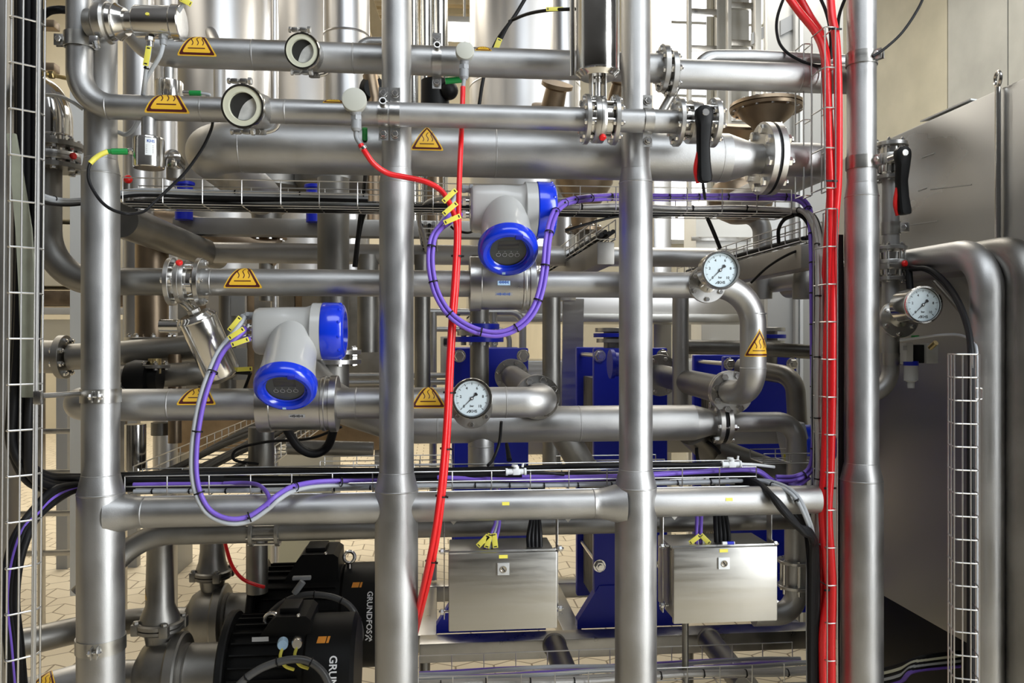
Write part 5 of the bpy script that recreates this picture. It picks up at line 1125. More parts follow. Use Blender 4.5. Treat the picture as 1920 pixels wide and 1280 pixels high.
n = 24; b = B().tube([V((XC - .012, q.y + .0, ztop + .022)) + V((math.cos(2 * math.pi * k / n) * .004, math.cos(2 * math.pi * k / n) * .016, math.sin(2 * math.pi * k / n) * .019)) for k in range(n)], .0045, 10, closed=True); b.obj('lifting_ring', POL, t)
b = B(); 
for (pa, pb) in (((1728, 296), (1752, 287)), ((1745, 355), (1822, 346)), ((1690, 424), (1758, 414)), ((1722, 358), (1738, 352))):
    a, e = onc(*pa), onc(*pb); b.box((a + e) / 2 - X * .0008, ((e - a).length, .0012, .003), 0, 0, ((e - a).normalized(), X, (e - a).normalized().cross(X)))
b.obj('scratch', GREYP, t)
b = B(); a, e = onc(1725, 229), onc(1820, 187); b.prism([a, e, e + V((.2, .05, .0)), a + V((.2, .1, .05))], (0, 0, .004)); b.obj('plastic_sheet', WHITE, None, 'clear plastic sheet corner lying on top of the stainless cabinet', 'sheet')
for i in range(6):
    run([onc(1740, 1225 + 5 * i) + V((.1, 0, 0)), P(1730 - 3 * i, 1232 + 5 * i, 2.25), P(1690, 1246 + 6 * i, 2.3), P(1650, 1256 + 6 * i, 2.35), P(1590, 1262 + 6 * i, 2.4)], .0065, (BLK, YTAG, BLK, GCAB, BLK, PURP)[i] if i != 1 else CREAM, ['upper black', 'cream', 'middle black', 'grey', 'lower black', 'purple'][i] + ' cable of the bundle leaving the dark cabinet opening at the bottom right')
b = B(); a, e = P(1750, 480, 1.95), P(1832, 560, 2.2); b.tube([V((1.44, 2.3, 1.95)), V((1.44, 2.0, 1.72))], .005, 8); b.obj('thin_rod', STEELB, None, 'thin rod leaning against the cabinet behind the large bent pipe', 'rod')
# ================================================================== left side fittings
# transmitter on the branch at the top left
c = P(258, 41, 1.89); d = V((1, -.05, -.01)).normalized()
t = thing('pressure_transmitter', c, 'polished pressure transmitter lying sideways on the curved front pipe, top left', 'transmitter', 'polished transmitters at the top left')
n0 = P(170, 42, 1.90); dd = (c - n0).normalized(); L = (c - n0).length
B().lathe(n0, dd, [(.0, .020), (.012, .032), (.02, .046), (.026, .048), (.040, .048), (.046, .044), (.046, 0)], 32).obj('clamp_ring', FLG, t)
B().lathe(n0, dd, [(.046, .038), (.05, .041), (.058, .038), (.064, .041), (.070, .036), (.082, .030), (.082, .024), (L, .024), (L, 0)], 32).obj('threaded_neck', POL, t)
B().lathe(c, d, [(-.004, 0), (-.004, .034), (0, .0365), (.078, .0365), (.082, .040), (.098, .040), (.100, .038), (.101, .0)], 40).obj('body', POL, t)
b = B().box(P(178, 78, 1.87), (.020, .02, .022), 0, .004); b.tube([P(178, 78, 1.86), P(182, 92, 1.86)], .006, 10); b.obj('clamp_bolt', BOLT, t)
for (gx, gy, m_) in ((281, 70, BOLT), (306, 66, GREYD)):
    g = P(gx, gy, 1.88); b = B(); b.hexn(g, -Z, .010, .010); b.tube([g - Z * .006, g - Z * .022], .0075, 14); b.obj('cable_gland', m_, t)
run([P(281, 86, 1.86), P(279, 105, 1.86), P(274, 130, 1.865), P(270, 160, 1.885), P(266, 190, 1.95)], .0042, GCAB, 'grey cable with a yellow tag under the sideways transmitter, left one', tie=.1)
run([P(306, 84, 1.86), P(300, 105, 1.86), P(286, 128, 1.87), P(274, 150, 1.885), P(268, 176, 1.93)], .0046, GCAB, 'grey cable under the sideways transmitter, right one')
ptag(t, P(276, 105, 1.845), P(272, 125, 1.83) - P(279, 85, 1.83), .044, .012)
run([P(332, 26, 1.87), P(342, 10, 1.86), P(352, -10, 1.86)], .0042, GCAB, 'grey cable rising with a yellow tag from the end of the sideways transmitter'); ptag(t, P(349, 3, 1.85), V((.5, 0, -.25)), .026, .012)
B().disc(P(276, 26, 1.852), V((0, -1, .5)), .0045, .001, 16).obj('yellow_dot', YTAG, t)
# hanging sensors
def hang(px, pa, pb, pc, r0, r1_, Y, label, lab=False):
    c = P(px, pb, Y); za, zc = P(px, pa, Y).z, P(px, pc, Y).z; t = thing('level_sensor', V((c.x, Y, za)), label, 'sensor', 'polished sensors hanging from the pipes')
    B().tube([V((c.x, Y, za)), V((c.x, Y, c.z + .004))], r0, 24).obj('stem', STEEL, t)
    B().lathe((c.x, Y, zc), Z, [(0, 0), (0, r1_ - .002), (.002, r1_), ((c.z - zc) - .006, r1_), ((c.z - zc) - .002, r1_ * .96), (c.z - zc, r1_ * .7), (c.z - zc, 0)], 40).obj('body', POL, t)
    return t, c, zc
t, c, zc = hang(279, 215, 258, 316, .0165, .0345, 1.925, 'polished sensor hanging from the front pipe with a green connector')
fn = lambda u, v, l: V((c.x + math.sin(u / .0345 + .45) * (.0345 + l), 1.925 - math.cos(u / .0345 + .45) * (.0345 + l), zc + .046 + v))
b = B(); vs = [fn(-.012 + .024 * k / 6, v, .0005) for v in (-.022, .018) for k in range(7)]; b.add(vs, [[k, k + 1, k + 8, k + 7] for k in range(6)], 0)
tv, tf = text_geo('KHS', True); b.add([fn(p.x * .009, p.y * .009 + .010, .001) for p in tv], tf, 1)
for k in range(5): b.add([fn(-.010, .001 - .004 * k, .001), fn(.006, .001 - .004 * k, .001), fn(.006, -.0005 - .004 * k, .001), fn(-.010, -.0005 - .004 * k, .001)], [[0, 1, 2, 3]], 2)
b.obj('white_label', [WHITE, INKB, LBLG], t)
a = P(250, 284, 1.915); b = B().tube([a + X * .01, a - X * .012], .0065, 14); b.hexn(a, -X, .009, .008); b.obj('plug_nut', BOLT, t)
a = P(240, 284, 1.913); e = P(204, 284, 1.905); B().lathe(a, e - a, [(0, .0055), (.002, .0075), (.034, .007), (.036, .0055), (.044, .005), (.044, 0)], 18).obj('green_connector', GREEN, t)
pts = [P(204, 284, 1.905), P(190, 289, 1.90), P(176, 299, 1.895), P(167, 312, 1.89), P(166, 335, 1.885), P(174, 355, 1.885), P(192, 380, 1.885), P(215, 395, 1.89), P(243, 401, 1.90), P(270, 396, 1.95), P(288, 380, 1.97), P(318, 352, 1.99), P(348, 322, 2.0), P(378, 280, 2.01), P(395, 245, 2.0), P(400, 222, 1.96)]
o = run(pts, .0036, BLK, 'black cable with yellow sleeve looping in front of the left post')
B().tube(spl([P(202, 284, 1.905), P(190, 289, 1.90), P(178, 297, 1.896), P(169, 306, 1.892)], 5), .0058, 12).obj('marker_sleeve', YTAG, o, 'yellow marker sleeve')
c2 = P(322, 298, 2.05); t2 = thing('small_gauge', c2, 'small round chrome cap beside the hanging sensor with green connector', 'cap')
B().lathe(c2, V((-.1, -1, .2)), [(-.03, .022), (0, .024), (.004, .024), (.006, .020), (.010, .006), (.010, 0)], 28).obj('cap', POL, t2); B().tube([c2 + Yv * .03, c2 - Z * .045 + Yv * .03], .022, 20).obj('stem', STEELB, t2)
t, c, zc = hang(317, 128, 152, 192, .0125, .0335, 2.07, 'polished sensor hanging from the topmost pipe, behind the torn hot sign')
a = P(346, 174, 2.05); b = B().tube([a - X * .004, a + X * .014], .006, 12); b.obj('plug_nut', BOLT, t); B().tube([a + X * .012, a + X * .040], .0065, 14).obj('green_connector', GREEN, t)
run([a + X * .04, a + V((.06, 0, -.003)), P(388, 182, 2.06), P(392, 200, 2.1)], .0035, GCAB, 'thin cable from the green connector behind the torn hot sign')
# dark wafer valve and dome elbow above the left pipe
xl = P(102, 320, 2.12).x; zl = lambda q: P(100, q, 2.12).z
VL = wafer(None, 0, 0, .062, 'dark wafer valve with a red plug behind the left post, under the domed elbow', red=(.9, -.4, 0), ring=(.25, .7), axis=Z, o=(xl, 2.12, zl(312)), L=zl(278) - zl(312))
for q in (314, 274): flange(VL, (xl, 2.12, zl(q) - .006), Z, .068, .012, 8, .008, mt=STEELB)
b = B(); b.tube(fillet([(xl, 2.12, zl(272)), (xl, 2.12, zl(172)), (xl - 1.1, 2.75, zl(60))], .09, 14), .042, 32); b.lathe((xl, 2.12, zl(256)), Z, [(-.003, .042), (0, .0435), (.003, .042)], 32)
b.obj('steel_pipe', POL, None, 'polished domed elbow pipe at the far left above the dark valve', 'pipe')
run([P(80, 178, 2.05), P(110, 180, 2.0), P(134, 190, 1.97), P(156, 205, 1.98)], .0042, GCAB, 'grey cable arching over the domed elbow at the far left')
b = B().tube([P(76, 137, 1.9), P(92, 140, 1.92)], .006, 12); b.hexn(P(92, 140, 1.92), X, .009, .012); b.tube([P(94, 140, 1.92), P(126, 147, 1.95)], .0048, 12); b.obj('tube_fitting', BRASS, None, 'brown tube with brass fitting left of the curved front pipe', 'fitting')
b = B().tube(spl([P(76, 32, 2.0), P(92, 21, 2.0), P(110, 18, 2.0), P(128, 19, 2.02)], 6), .0095, 14); b.obj('black_tube', BLK, None, 'black tube bending into the top of the curved front pipe at the far left', 'tube')
run([P(222, 248, 2.05), P(236, 252, 2.04), P(250, 242, 2.02), P(262, 222, 2.0)], .0055, GCAB, 'grey cable crossing behind the front pipe next to the left post')
# pipe with flange at the left edge
b = B(); a = P(-700, 655, 2.55); e = P(112, 669, 2.55); b.tube([a, e], .050, 32)
LP = b.obj('steel_pipe', STEELB, None, 'thick pipe ending in a flange at the left edge, behind the vertical tray', 'pipe'); flange(LP, e, X, .066, .020, 8, .009, mt=STEELB)
b = B(); b.tube([e + X * .03, P(225, 664, 2.55), P(372, 650, 2.60)], .040, 28); b.obj('steel_pipe', STEELB, None, 'dark pipe behind the left post running under the hanging actuator', 'pipe')
b = B(); b.tube(fillet([P(225, 706, 2.5), P(400, 700, 2.5), P(430, 690, 2.9)], .06), .036, 28); b.obj('steel_pipe', STEELB, None, 'dark pipe end just above the hot sign near the left post', 'pipe')
t = thing('black_valve', P(262, 712, 2.42), 'dark flanged valve body above the left end of the lower pipe', 'valve')
B().lathe(P(240, 712, 2.42), X, [(0, 0), (0, .05), (.02, .058), (.06, .056), (.065, .040), (.09, .04), (.09, 0)], 32).obj('body', BLKP, t); flange(t, P(290, 690, 2.42), Z, .042, .010, 6, .007, mt=STEELB); B().tube([P(290, 700, 2.42), P(290, 672, 2.42)], .018, 16).obj('stem', BRASS, t)
# pipes crossing behind the left half
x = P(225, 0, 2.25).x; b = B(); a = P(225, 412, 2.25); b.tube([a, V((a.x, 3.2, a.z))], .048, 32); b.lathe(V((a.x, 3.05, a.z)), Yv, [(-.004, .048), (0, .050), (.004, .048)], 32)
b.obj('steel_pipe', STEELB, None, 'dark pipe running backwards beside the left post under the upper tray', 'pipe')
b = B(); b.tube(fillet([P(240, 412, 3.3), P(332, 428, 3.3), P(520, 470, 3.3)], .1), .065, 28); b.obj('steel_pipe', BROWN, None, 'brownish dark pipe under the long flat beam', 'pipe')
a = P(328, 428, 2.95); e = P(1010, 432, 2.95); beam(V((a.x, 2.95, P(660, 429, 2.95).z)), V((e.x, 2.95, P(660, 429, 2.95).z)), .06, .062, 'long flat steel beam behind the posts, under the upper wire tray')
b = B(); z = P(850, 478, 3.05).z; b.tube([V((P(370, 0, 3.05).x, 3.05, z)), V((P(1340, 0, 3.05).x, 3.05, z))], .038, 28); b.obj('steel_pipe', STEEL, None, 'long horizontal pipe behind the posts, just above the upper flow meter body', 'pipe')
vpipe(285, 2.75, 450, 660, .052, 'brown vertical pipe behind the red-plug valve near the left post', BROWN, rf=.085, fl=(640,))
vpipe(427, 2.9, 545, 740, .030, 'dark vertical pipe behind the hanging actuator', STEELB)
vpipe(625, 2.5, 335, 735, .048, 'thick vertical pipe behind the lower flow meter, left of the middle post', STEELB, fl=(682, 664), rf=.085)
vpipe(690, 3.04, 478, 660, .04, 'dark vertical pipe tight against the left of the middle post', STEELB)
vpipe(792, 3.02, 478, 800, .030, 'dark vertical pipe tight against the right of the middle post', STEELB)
vpipe(1110, 3.4, 405, 480, .05, 'short steel pipe behind the backward tray', STEELB) if False else None
# bits under row 5
vpipe(254, 2.5, 795, 880, .030, 'polished cylinder standing under the lower pipe by the left post', POL, seg=32)
vpipe(302, 2.6, 792, 815, .030, 'short dark nozzle under the lower pipe by the left post', STEELB)
vpipe(328, 2.56, 664, 830, .020, 'thin brown pipe behind the purple cable loop', BROWN)
vpipe(482, 2.80, 1005, 1110, .036, 'short vertical pipe behind the thin red hose, left of the rear motor', STEELB)
vpipe(490, 2.35, 800, 880, .036, 'dark vertical pipe under the lower flow meter', STEELB)
# sheet brackets
for (px, py, ww, hh, Y, lb) in ((446, 572, 26, 40, 2.875, 'light flat bracket plate above the yellow tags of the lower flow meter'), (450, 682, 26, 60, 2.875, 'light flat bracket plate below the yellow tags of the lower flow meter')):
    s_ = S(px, Y); B().box(P(px, py, Y), (ww * s_, .006, hh * s_), 0, .001).obj('bracket_plate', GREYP, None, lb, 'plate')
t = thing('proximity_switch', P(455, 694, 2.1), 'sensor with a pale yellow tag beneath the cables of the lower flow meter', 'sensor'); b = B().tube([P(420, 697, 2.1), P(470, 699, 2.1)], .005, 10); b.tube([P(470, 699, 2.1), P(458, 730, 2.12)], .004, 10); b.obj('sensor_lead', BLK, t); ptag(t, P(455, 692, 2.085), V((1, 0, .05)), .048, .011)
# ================================================================== the hall
def slab(name, c, size, m, kind='structure', bev=0): return B().box(c, size, 0, bev).obj(name, m, None, None, None, None, kind)
slab('floor', (-3.2, 6.2, -.05), (15.4, 21, .1), PAVE)
YB, XL, XR, ZC, YF = 8.6, -10.6, 3.6, 6.3, 16.4
XS = P(1085, 0, 8.6).x
slab('wall_back', ((XS + XR) / 2, YB + .1, ZC / 2), (XR - XS, .2, ZC), PANEL); slab('wall_far', ((XL + XS) / 2, YF + .1, 5), (XS - XL, .2, 10), PANEL); slab('wall_inner', (XS + .1, (YB + YF) / 2 + .1, 5), (.2, YF - YB, 10), PANEL)
slab('wall_left', (XL - .1, 9.2, 5), (.2, 14.4, 10), PANEL)
# right wall: concrete slabs with joints, uneven light put into their beige and grey, daylight opening in the near part
g = .012
for i, (a, e, m) in enumerate(((5.35, YB, CONCB), (4.75, 5.35 - g, CONCG), (3.6, 4.75 - g, CONCG), (2.3, 3.6 - g, CONCG))):
    slab('wall_right' if i == 0 else 'wall_right_panel', (XR + .1, (a + e) / 2, ZC / 2), (.2, e - a, ZC), m)
# ceiling: timber deck on trusses
slab('ceiling', ((XS + XR) / 2, 6.1, ZC + .05), (XR - XS, 5.2, .1), WOOD); slab('ceiling_high', ((XL + XS) / 2, 10.2, 9.6), (XS - XL, 12.6, .1), WOOD)
for i, y in enumerate((4.2, 4.9, 5.6, 6.3, 7.0, 7.7, 8.3)):
    beam((XS, y, ZC - .12), (XR, y, ZC - .12), .12, .22, 'timber roof joist number row across the bright hall ceiling', WOOD, 'roof_joist', 'joist', 'roof joists', .01)['label'] = 'timber roof joist under the hall ceiling'
for px in (690, 880):
    pass
# daylight windows in the back wall
WX0, WX1 = P(1222, 0, YB).x, P(1470, 0, YB).x; wz0, wz1 = P(1300, 455, YB).z, 6.0
def window(n, x0, x1, z0, z1):
    f = B(); c = YB - .02
    for (a, w_) in ((x0, .05), (x1, .05)): f.box((a, c, (z0 + z1) / 2), (w_, .10, z1 - z0), 0, .004)
    for z_ in (z0, z1): f.box(((x0 + x1) / 2, c, z_), (x1 - x0 + .05, .10, .05), 0, .004)
    for k in range(1, 4): f.box(((x0 + x1) / 2, c, z0 + (z1 - z0) * k / 4), (x1 - x0, .05, .03), 0, .003)
    o = f.obj('window_%d' % n, GREYP, None, None, None, None, 'structure')
    B().box(((x0 + x1) / 2, c + .01, (z0 + z1) / 2), (x1 - x0, .01, z1 - z0)).obj('pane', WINM, o)
m_ = (WX0 + WX1) / 2
window(1, WX0, WX0 + .62, wz0, wz1); window(2, WX0 + .72, WX1 - .02, wz0, wz1)
# ladders and columns before the windows
def ladder(pa, pb, Y, z0, z1, rung_px, label, rung=True, th=.05):
    xa, xb = P(pa, 0, Y).x, P(pb, 0, Y).x; t = thing('steel_ladder', ((xa + xb) / 2, Y, z0), label, 'ladder')
    for x_ in (xa, xb): B().box((x_, Y, (z0 + z1) / 2), (.03, .06, z1 - z0), 0, .003).obj('stile', GREYP, t)
    for z_ in rung_px: B().box(((xa + xb) / 2, Y, z_), (xb - xa, .04, .05), 0, .003).obj('rung', FLG, t)
    return t
zr6 = [P(1320, 92, 6.6).z + k * .31 for k in range(-6, 5)]
ladder(1292, 1345, 6.6, 0, 5.4, zr6, 'steel ladder before the bright windows, left of the pale column')
ladder(1366, 1414, 6.4, 0, 5.4, [z - .02 for z in zr6], 'steel ladder on the pale column before the bright windows')
x = P(1376, 0, 6.7).x; B().box((x, 6.75, 2.7), (.27, .12, 5.4), 0, .01).obj('column', GREYP, None, 'pale flat column before the bright windows, between two ladders', 'column')
x = P(1238, 0, 5.5).x; B().box((x, 5.5, 2.5), (.13, .12, 5.0), 0, .01).obj('column', TANK, None, 'steel column right behind the right-hand middle post', 'column')
for px, w_ in ((1440, .05), (1420, .05)):
    x = P(px, 0, 6.0).x; B().box((x, 6.0, 2.6), (w_, .05, 5.2), 0, .005).obj('upright_rail', GREYP, None, 'thin pale upright rail before the windows, %s of two' % ('right' if px > 1430 else 'left'), 'rail')
b = B(); a, e = P(1409, 62, 6.0), P(1432, 50, 6.0); b.prism([a, e, e - Z * .09, a - Z * .09], (0, .02, 0)); b.obj('bracket_plate', GREYD, None, 'slanted grey bracket plate on the pale rail before the windows', 'plate')
b = B(); a, e = P(1464, 38, 4.36), P(1500, 20, 4.36); b.prism([a, e, e - Z * .085, a - Z * .085], (0, .02, 0)); b.obj('bracket_plate', GREYD, None, 'slanted grey bracket plate on the grey panel left of the red hoses', 'plate')
B().box((P(1507, 0, 4.4).x, 4.4, 1.9), (P(1590, 0, 4.4).x - P(1448, 0, 4.4).x, .05, 3.8), 0, .01).obj('machine_panel', GREYP, None, 'tall grey machine panel behind the red hoses', 'panel')
for px in (1492, 1501): x = P(px, 0, 4.34).x; B().box((x, 4.34, 1.9), (.018, .03, 3.8), 0, .002).obj('upright_rail', WHITE if px > 1495 else GREYP, None, 'narrow %s strip on the tall grey machine panel' % ('white' if px > 1495 else 'grey'), 'strip')
# ================================================================== tanks and tall pipes behind the rack
def tank(px, Y, r, label, z0=0, z1=5.2, m=TANK, name='storage_tank', cat='tank', seams=(1.2, 2.4, 3.6)):
    x = P(px, 640, Y).x; b = B().lathe((x, Y, z0), Z, [(0, 0), (0, r), (z1 - z0, r), (z1 - z0, 0)], 56)
    for s_ in seams: b.lathe((x, Y, z0 + s_), Z, [(-.006, r), (0, r + .003), (.006, r)], 56)
    return b.obj(name, m, None, label, cat)
tank(416, 4.6, .262, 'bright steel tank behind the left end of the two top pipes', 2.05)
tank(568, 5.7, .25, 'steel tank behind the upper sight glass', 2.05)
tank(650, 4.0, .112, 'tall bright vertical pipe left of the middle post, behind the two top pipes', 2.0, name='vertical_pipe', cat='pipe')
tank(984, 4.9, .34, 'wide steel tank behind the round pale sensor head, left of the tall actuator', 2.05)
tank(1056, 3.9, .062, 'vertical steel pipe just left of the tall actuator', 1.9, name='vertical_pipe', cat='pipe')
for i, (px, r) in enumerate(((776, .022), (800, .030), (826, .036))): tank(px, 3.9, r, ['thin polished pipe nearest the middle post, at the top', 'second polished vertical pipe right of the middle post, at the top', 'third and widest polished vertical pipe right of the middle post'][i], 2.2, m=POL, name='vertical_pipe', cat='pipe', seams=())
tank(515, 4.2, .02, 'thin grey upright post between the two left tanks', .0, 5.0, name='upright_post', cat='post', seams=())
tank(310, 3.6, .05, 'vertical pipe at the left of the bright tank, behind the sideways transmitter', .0, 4.6, name='vertical_pipe', cat='pipe', seams=())
tank(260, 3.2, .055, 'vertical pipe behind the left post and the curved front pipe', 1.7, 4.6, name='vertical_pipe', cat='pipe', seams=())
b = B(); b.tube(fillet([P(395, 60, 4.36), P(412, 100, 3.9), P(412, 190, 3.9)], .08), .028, 24); b.obj('steel_pipe', STEEL, None, 'bent pipe before the bright tank, between the two top pipes', 'pipe')
b = B(); b.tube(fillet([P(668, 105, 3.92), P(682, 78, 3.92), P(765, 78, 3.92)], .05), .022, 20); b.obj('steel_pipe', STEEL, None, 'small curved pipe just left of the middle post above the top pipe', 'pipe')
# roof struts seen between the tanks
for (pa, pb, lb) in (((676, -30), (716, 85), 'slanting timber strut under the roof left of the middle post'), ((700, 150), (730, 240), 'slanting pale strut below the top pipe, left of the middle post')):
    a, e = P(*pa, 6.0), P(*pb, 6.0); beam(a, e, .12, .10, lb, WOOD, 'roof_strut', 'strut')
# high rack of timber shelves at the back, behind the lamp
for i, py in enumerate((8, 34, 58)):
    z = P(870, py, 8.3).z; beam((P(836, 0, 8.3).x, 8.3, z), (P(910, 0, 8.3).x, 8.3, z), .1, .05, ['highest', 'middle', 'lowest'][i] + ' pale roof purlin seen right of the polished pipes', WOOD, 'roof_purlin', 'purlin')
for i in range(5):
    z = P(700, 10 + 17 * i, 8.3).z; beam((P(674, 0, 8.3).x, 8.3, z), (P(720, 0, 8.3).x, 8.3, z), .1, .05, 'pale roof purlin in the gap left of the middle post', WOOD, 'roof_purlin', 'purlin', 'purlins left of the middle post')
t = thing('hall_lamp', P(871, 66, 6.6), 'bright glowing hall lamp above the round pale sensor head', 'lamp')
q = P(871, 62, 6.6); B().box(q + Z * .07, (.34, .22, .05), 0, .01).obj('lamp_housing', GREYP, t); B().box(q, (.30, .18, .09), 0, .02).obj('lamp_tube', LAMPM, t); B().tube([q + Z * .09, V((q.x, q.y, 9.55))], .01, 8).obj('suspension', GREYP, t)
l = bpy.data.lights.new('hall_lamp_light', 'POINT'); l.energy = 25; l.shadow_soft_size = .15; lo = bpy.data.objects.new('hall_lamp_light', l); COL.objects.link(lo); lo.location = q - Z * .15
# black valve motor under the top pipe right of the middle post
t = thing('valve_motor', P(815, 180, 3.0), 'black valve motor under the top pipe, right of the middle post', 'motor')
b = B().tube([P(816, 200, 3.0), P(816, 152, 3.0)], .052, 32); b.obj('motor_body', BLKP, t); B().sphere(P(842, 170, 2.96), .034, seg=20).obj('knob', BLKP, t); B().tube([P(816, 430, 2.96), P(816, 130, 3.0)], .03, 24).obj('neck', BROWN, t)
t = thing('black_valve', P(700, 170, 3.2), 'dark valve behind the left round-headed sensor, under the top pipe', 'valve'); B().lathe(P(700, 168, 3.2), V((.3, -1, 0)), [(-.04, 0), (-.04, .05), (0, .055), (.02, .04), (.02, 0)], 28).obj('body', BLKP, t); B().tube([P(694, 140, 3.2), P(704, 190, 3.2), P(704, 430, 2.96)], .03, 20).obj('stem', BROWN, t)
b = B().tube([P(868, 149, 2.112), P(835, 152, 2.112)], .0085, 12); b.obj('green_connector', GREEN, None, 'green connector lying behind the top pipe near the right round-headed sensor', 'connector')
run([P(995, -20, 3.0), P(965, 30, 3.0), P(930, 80, 3.0), P(908, 140, 3.0), P(898, 200, 3.0)], .007, BLK, 'black cable with a yellow tag hanging before the wide steel tank')
run([P(958, 38, 2.98), P(946, 60, 2.98), P(934, 85, 2.98)], .006, BLK, 'short black cable branch ending in the yellow tag before the wide steel tank')
run([P(955, 40, 3.0), P(990, 26, 2.9), P(1030, 19, 2.8), P(1078, 17, 2.7)], .006, BLK, 'black cable running right to the tall actuator at the top edge')
t = thing('cable_marker', P(932, 88, 2.96), 'yellow marker on the black cable before the wide steel tank', 'marker'); ptag(t, P(932, 86, 2.95), V((.35, 0, .9)), .06, .02)
t = thing('cable_marker', P(1040, 17, 2.78), 'yellow marker on the cable beside the tall actuator at the top edge', 'marker'); ptag(t, P(1040, 17, 2.76), V((1, 0, .05)), .06, .014)
# dark flanged heads behind the actuator
for (px, py, Y, r, lb, m) in ((1040, 182, 3.2, .085, 'dark flanged valve head left of the actuated valve', BROWN), (1155, 172, 3.2, .05, 'brown valve stem just right of the actuator bracket', BROWN)):
    c = P(px, py, Y); t = thing('closed_valve', c, lb, 'valve'); B().lathe(c, V((.15, -.5, .9)), [(-.06, 0), (-.06, r), (-.045, r), (-.04, r * .55), (.03, r * .5), (.04, r * .75), (.055, r * .75), (.055, 0)], 32).obj('body', m, t)
    B().disc(c - V((.15, -.5, .9)).normalized() * .07, V((.15, -.5, .9)), r * 1.05, .012, 32).obj('cover', BLKP, t)
    B().tube([c - Z * .03, P(1045, 240, 3.25) if px < 1100 else P(1150, 240, 3.25), P(1095, 340, 3.3)], .026, 18).obj('stem', m, t)
# right: hopper flange, bowl and pipes
t = thing('flanged_hopper', P(1437, 210, 2.75), 'wide brown flanged dome behind the hand valve, left of the small wire tray', 'hopper')
c = P(1437, 202, 2.75); B().lathe(c, Z, [(-.10, .035), (-.06, .055), (-.035, .085), (-.012, .10), (-.012, .125), (-.002, .128), (-.001, .12), (.001, .12), (.002, .128), (.014, .126), (.016, .10), (.02, 0)], 48).obj('dome', BROWN, t)
for k in range(14): a = 2 * math.pi * k / 14; q = c + V((math.cos(a) * .117, math.sin(a) * .117, 0)); f = B(); f.tube([q - Z * .012, q + Z * .014], .003, 8); f.hexn(q + Z * .014, Z, .006, .005); f.hexn(q - Z * .012, -Z, .006, .005); f.obj('bolt', BOLT, t)
b = B().box(c + V((.028, -.03, -.10)), (.028, .02, .14), 0, .002); b.obj('stem_bracket', FLG, t)
t = thing('flanged_hopper', P(1385, 240, 2.95), 'smaller brown flange partly hidden behind the hand valve lever', 'hopper'); c = P(1385, 235, 2.95)
B().lathe(c, V((0, -.35, 1)), [(-.09, .02), (-.03, .06), (-.01, .085), (.0, .086), (.002, 0)], 40).obj('dome', BROWN, t); B().disc(c - V((0, -.35, 1)).normalized() * .012, V((0, -.35, 1)), .075, .01, 32).obj('cover', BLKP, t)
t = thing('round_bowl', P(1385, 390, 2.9), 'rounded brown bowl bottom under the upper tray, left of the bent pipe', 'bowl'); c = P(1388, 372, 2.9)
B().lathe(c, Z, [(-.095, 0), (-.092, .04), (-.07, .085), (-.03, .115), (.0, .12), (.05, .10), (.08, .05), (.08, 0)], 44).obj('bowl', BROWN, t)
b = B(); b.tube(fillet([P(1392, 402, 3.0), P(1428, 402, 3.0), P(1430, 460, 3.0), P(1430, 560, 3.0)], .07), .036, 28); b.obj('steel_pipe', STEEL, None, 'bent pipe from the brown bowl running down beside the upper right gauge', 'pipe')
b = B(); b.tube(fillet([P(1304, 138, 2.12), P(1322, 106, 2.12), P(1410, 106, 2.12), P(1600, 116, 2.12)], .05), .018, 24); b.obj('steel_pipe', STEEL, None, 'small bent pipe above the thick top right pipe', 'pipe')
b = B(); b.tube(fillet([P(1510, 560, 2.6), P(1510, 505, 2.6), P(1560, 498, 2.9)], .07), .042, 28); b.obj('steel_pipe', STEELB, None, 'bent pipe just left of the red hoses at mid height', 'pipe')
vpipe(1508, 2.6, 560, 640, .042, 'lower part of the bent pipe left of the red hoses', STEELB) if False else None
a, e = P(1232, 195, 2.5), P(1262, 150, 2.5); B().tube([P(1222, 243, 2.10), P(1268, 163, 2.09)], .012, 14).obj('steel_tube', STEELB, None, 'slanting tube behind the top flange joint', 'tube')
# conical outlets under the thickest pipe
for (px, py, r, lb) in ((500, 355, .16, 'round steel vessel bottom under the thick pipe, left half'), (625, 350, .17, 'round steel vessel bottom under the thick pipe, left of the middle post'), (1095, 345, .12, 'brown vessel bottom under the thick pipe between the middle posts')):
    c = P(px, py, 3.3); t = thing('vessel_bottom', c, lb, 'vessel'); B().lathe(c, Z, [(-.19, .0), (-.19, .05), (-.10, .06), (-.06, r * .7), (0, r), (.12, r * 1.02), (.12, 0)], 44).obj('shell', BROWN if px > 1000 else STEELB, t); flange(t, c - Z * .20, Z, .08, .014, 8, .009, mt=BROWN)
    b = B().tube([c - Z * .2, c - Z * .45], .03, 20); b.obj('outlet', STEELB, t)
for (px, py, lb) in ((345, 380, 'blue valve actuator under the upper tray at the left'), (590, 385, 'blue valve actuator under the upper tray, left of the middle post')):
    c = P(px, py, 2.9); t = thing('valve_actuator', c, lb, 'actuator'); B().tube([c - Z * .06, c + Z * .06], .030, 20).obj('body', BLUED, t); B().disc(c + Z * .06, Z, .036, .012, 24).obj('lid', BLUED, t)
t = thing('drain_valve', P(240, 336, 2.29), 'small valve with a red knob just right of the left post, under the front sensors', 'valve'); B().sphere(P(240, 336, 2.29), .012, seg=14).obj('red_knob', REDP, t); B().tube([P(240, 336, 2.30), P(238, 402, 2.30)], .012, 14).obj('body', STEELB, t)
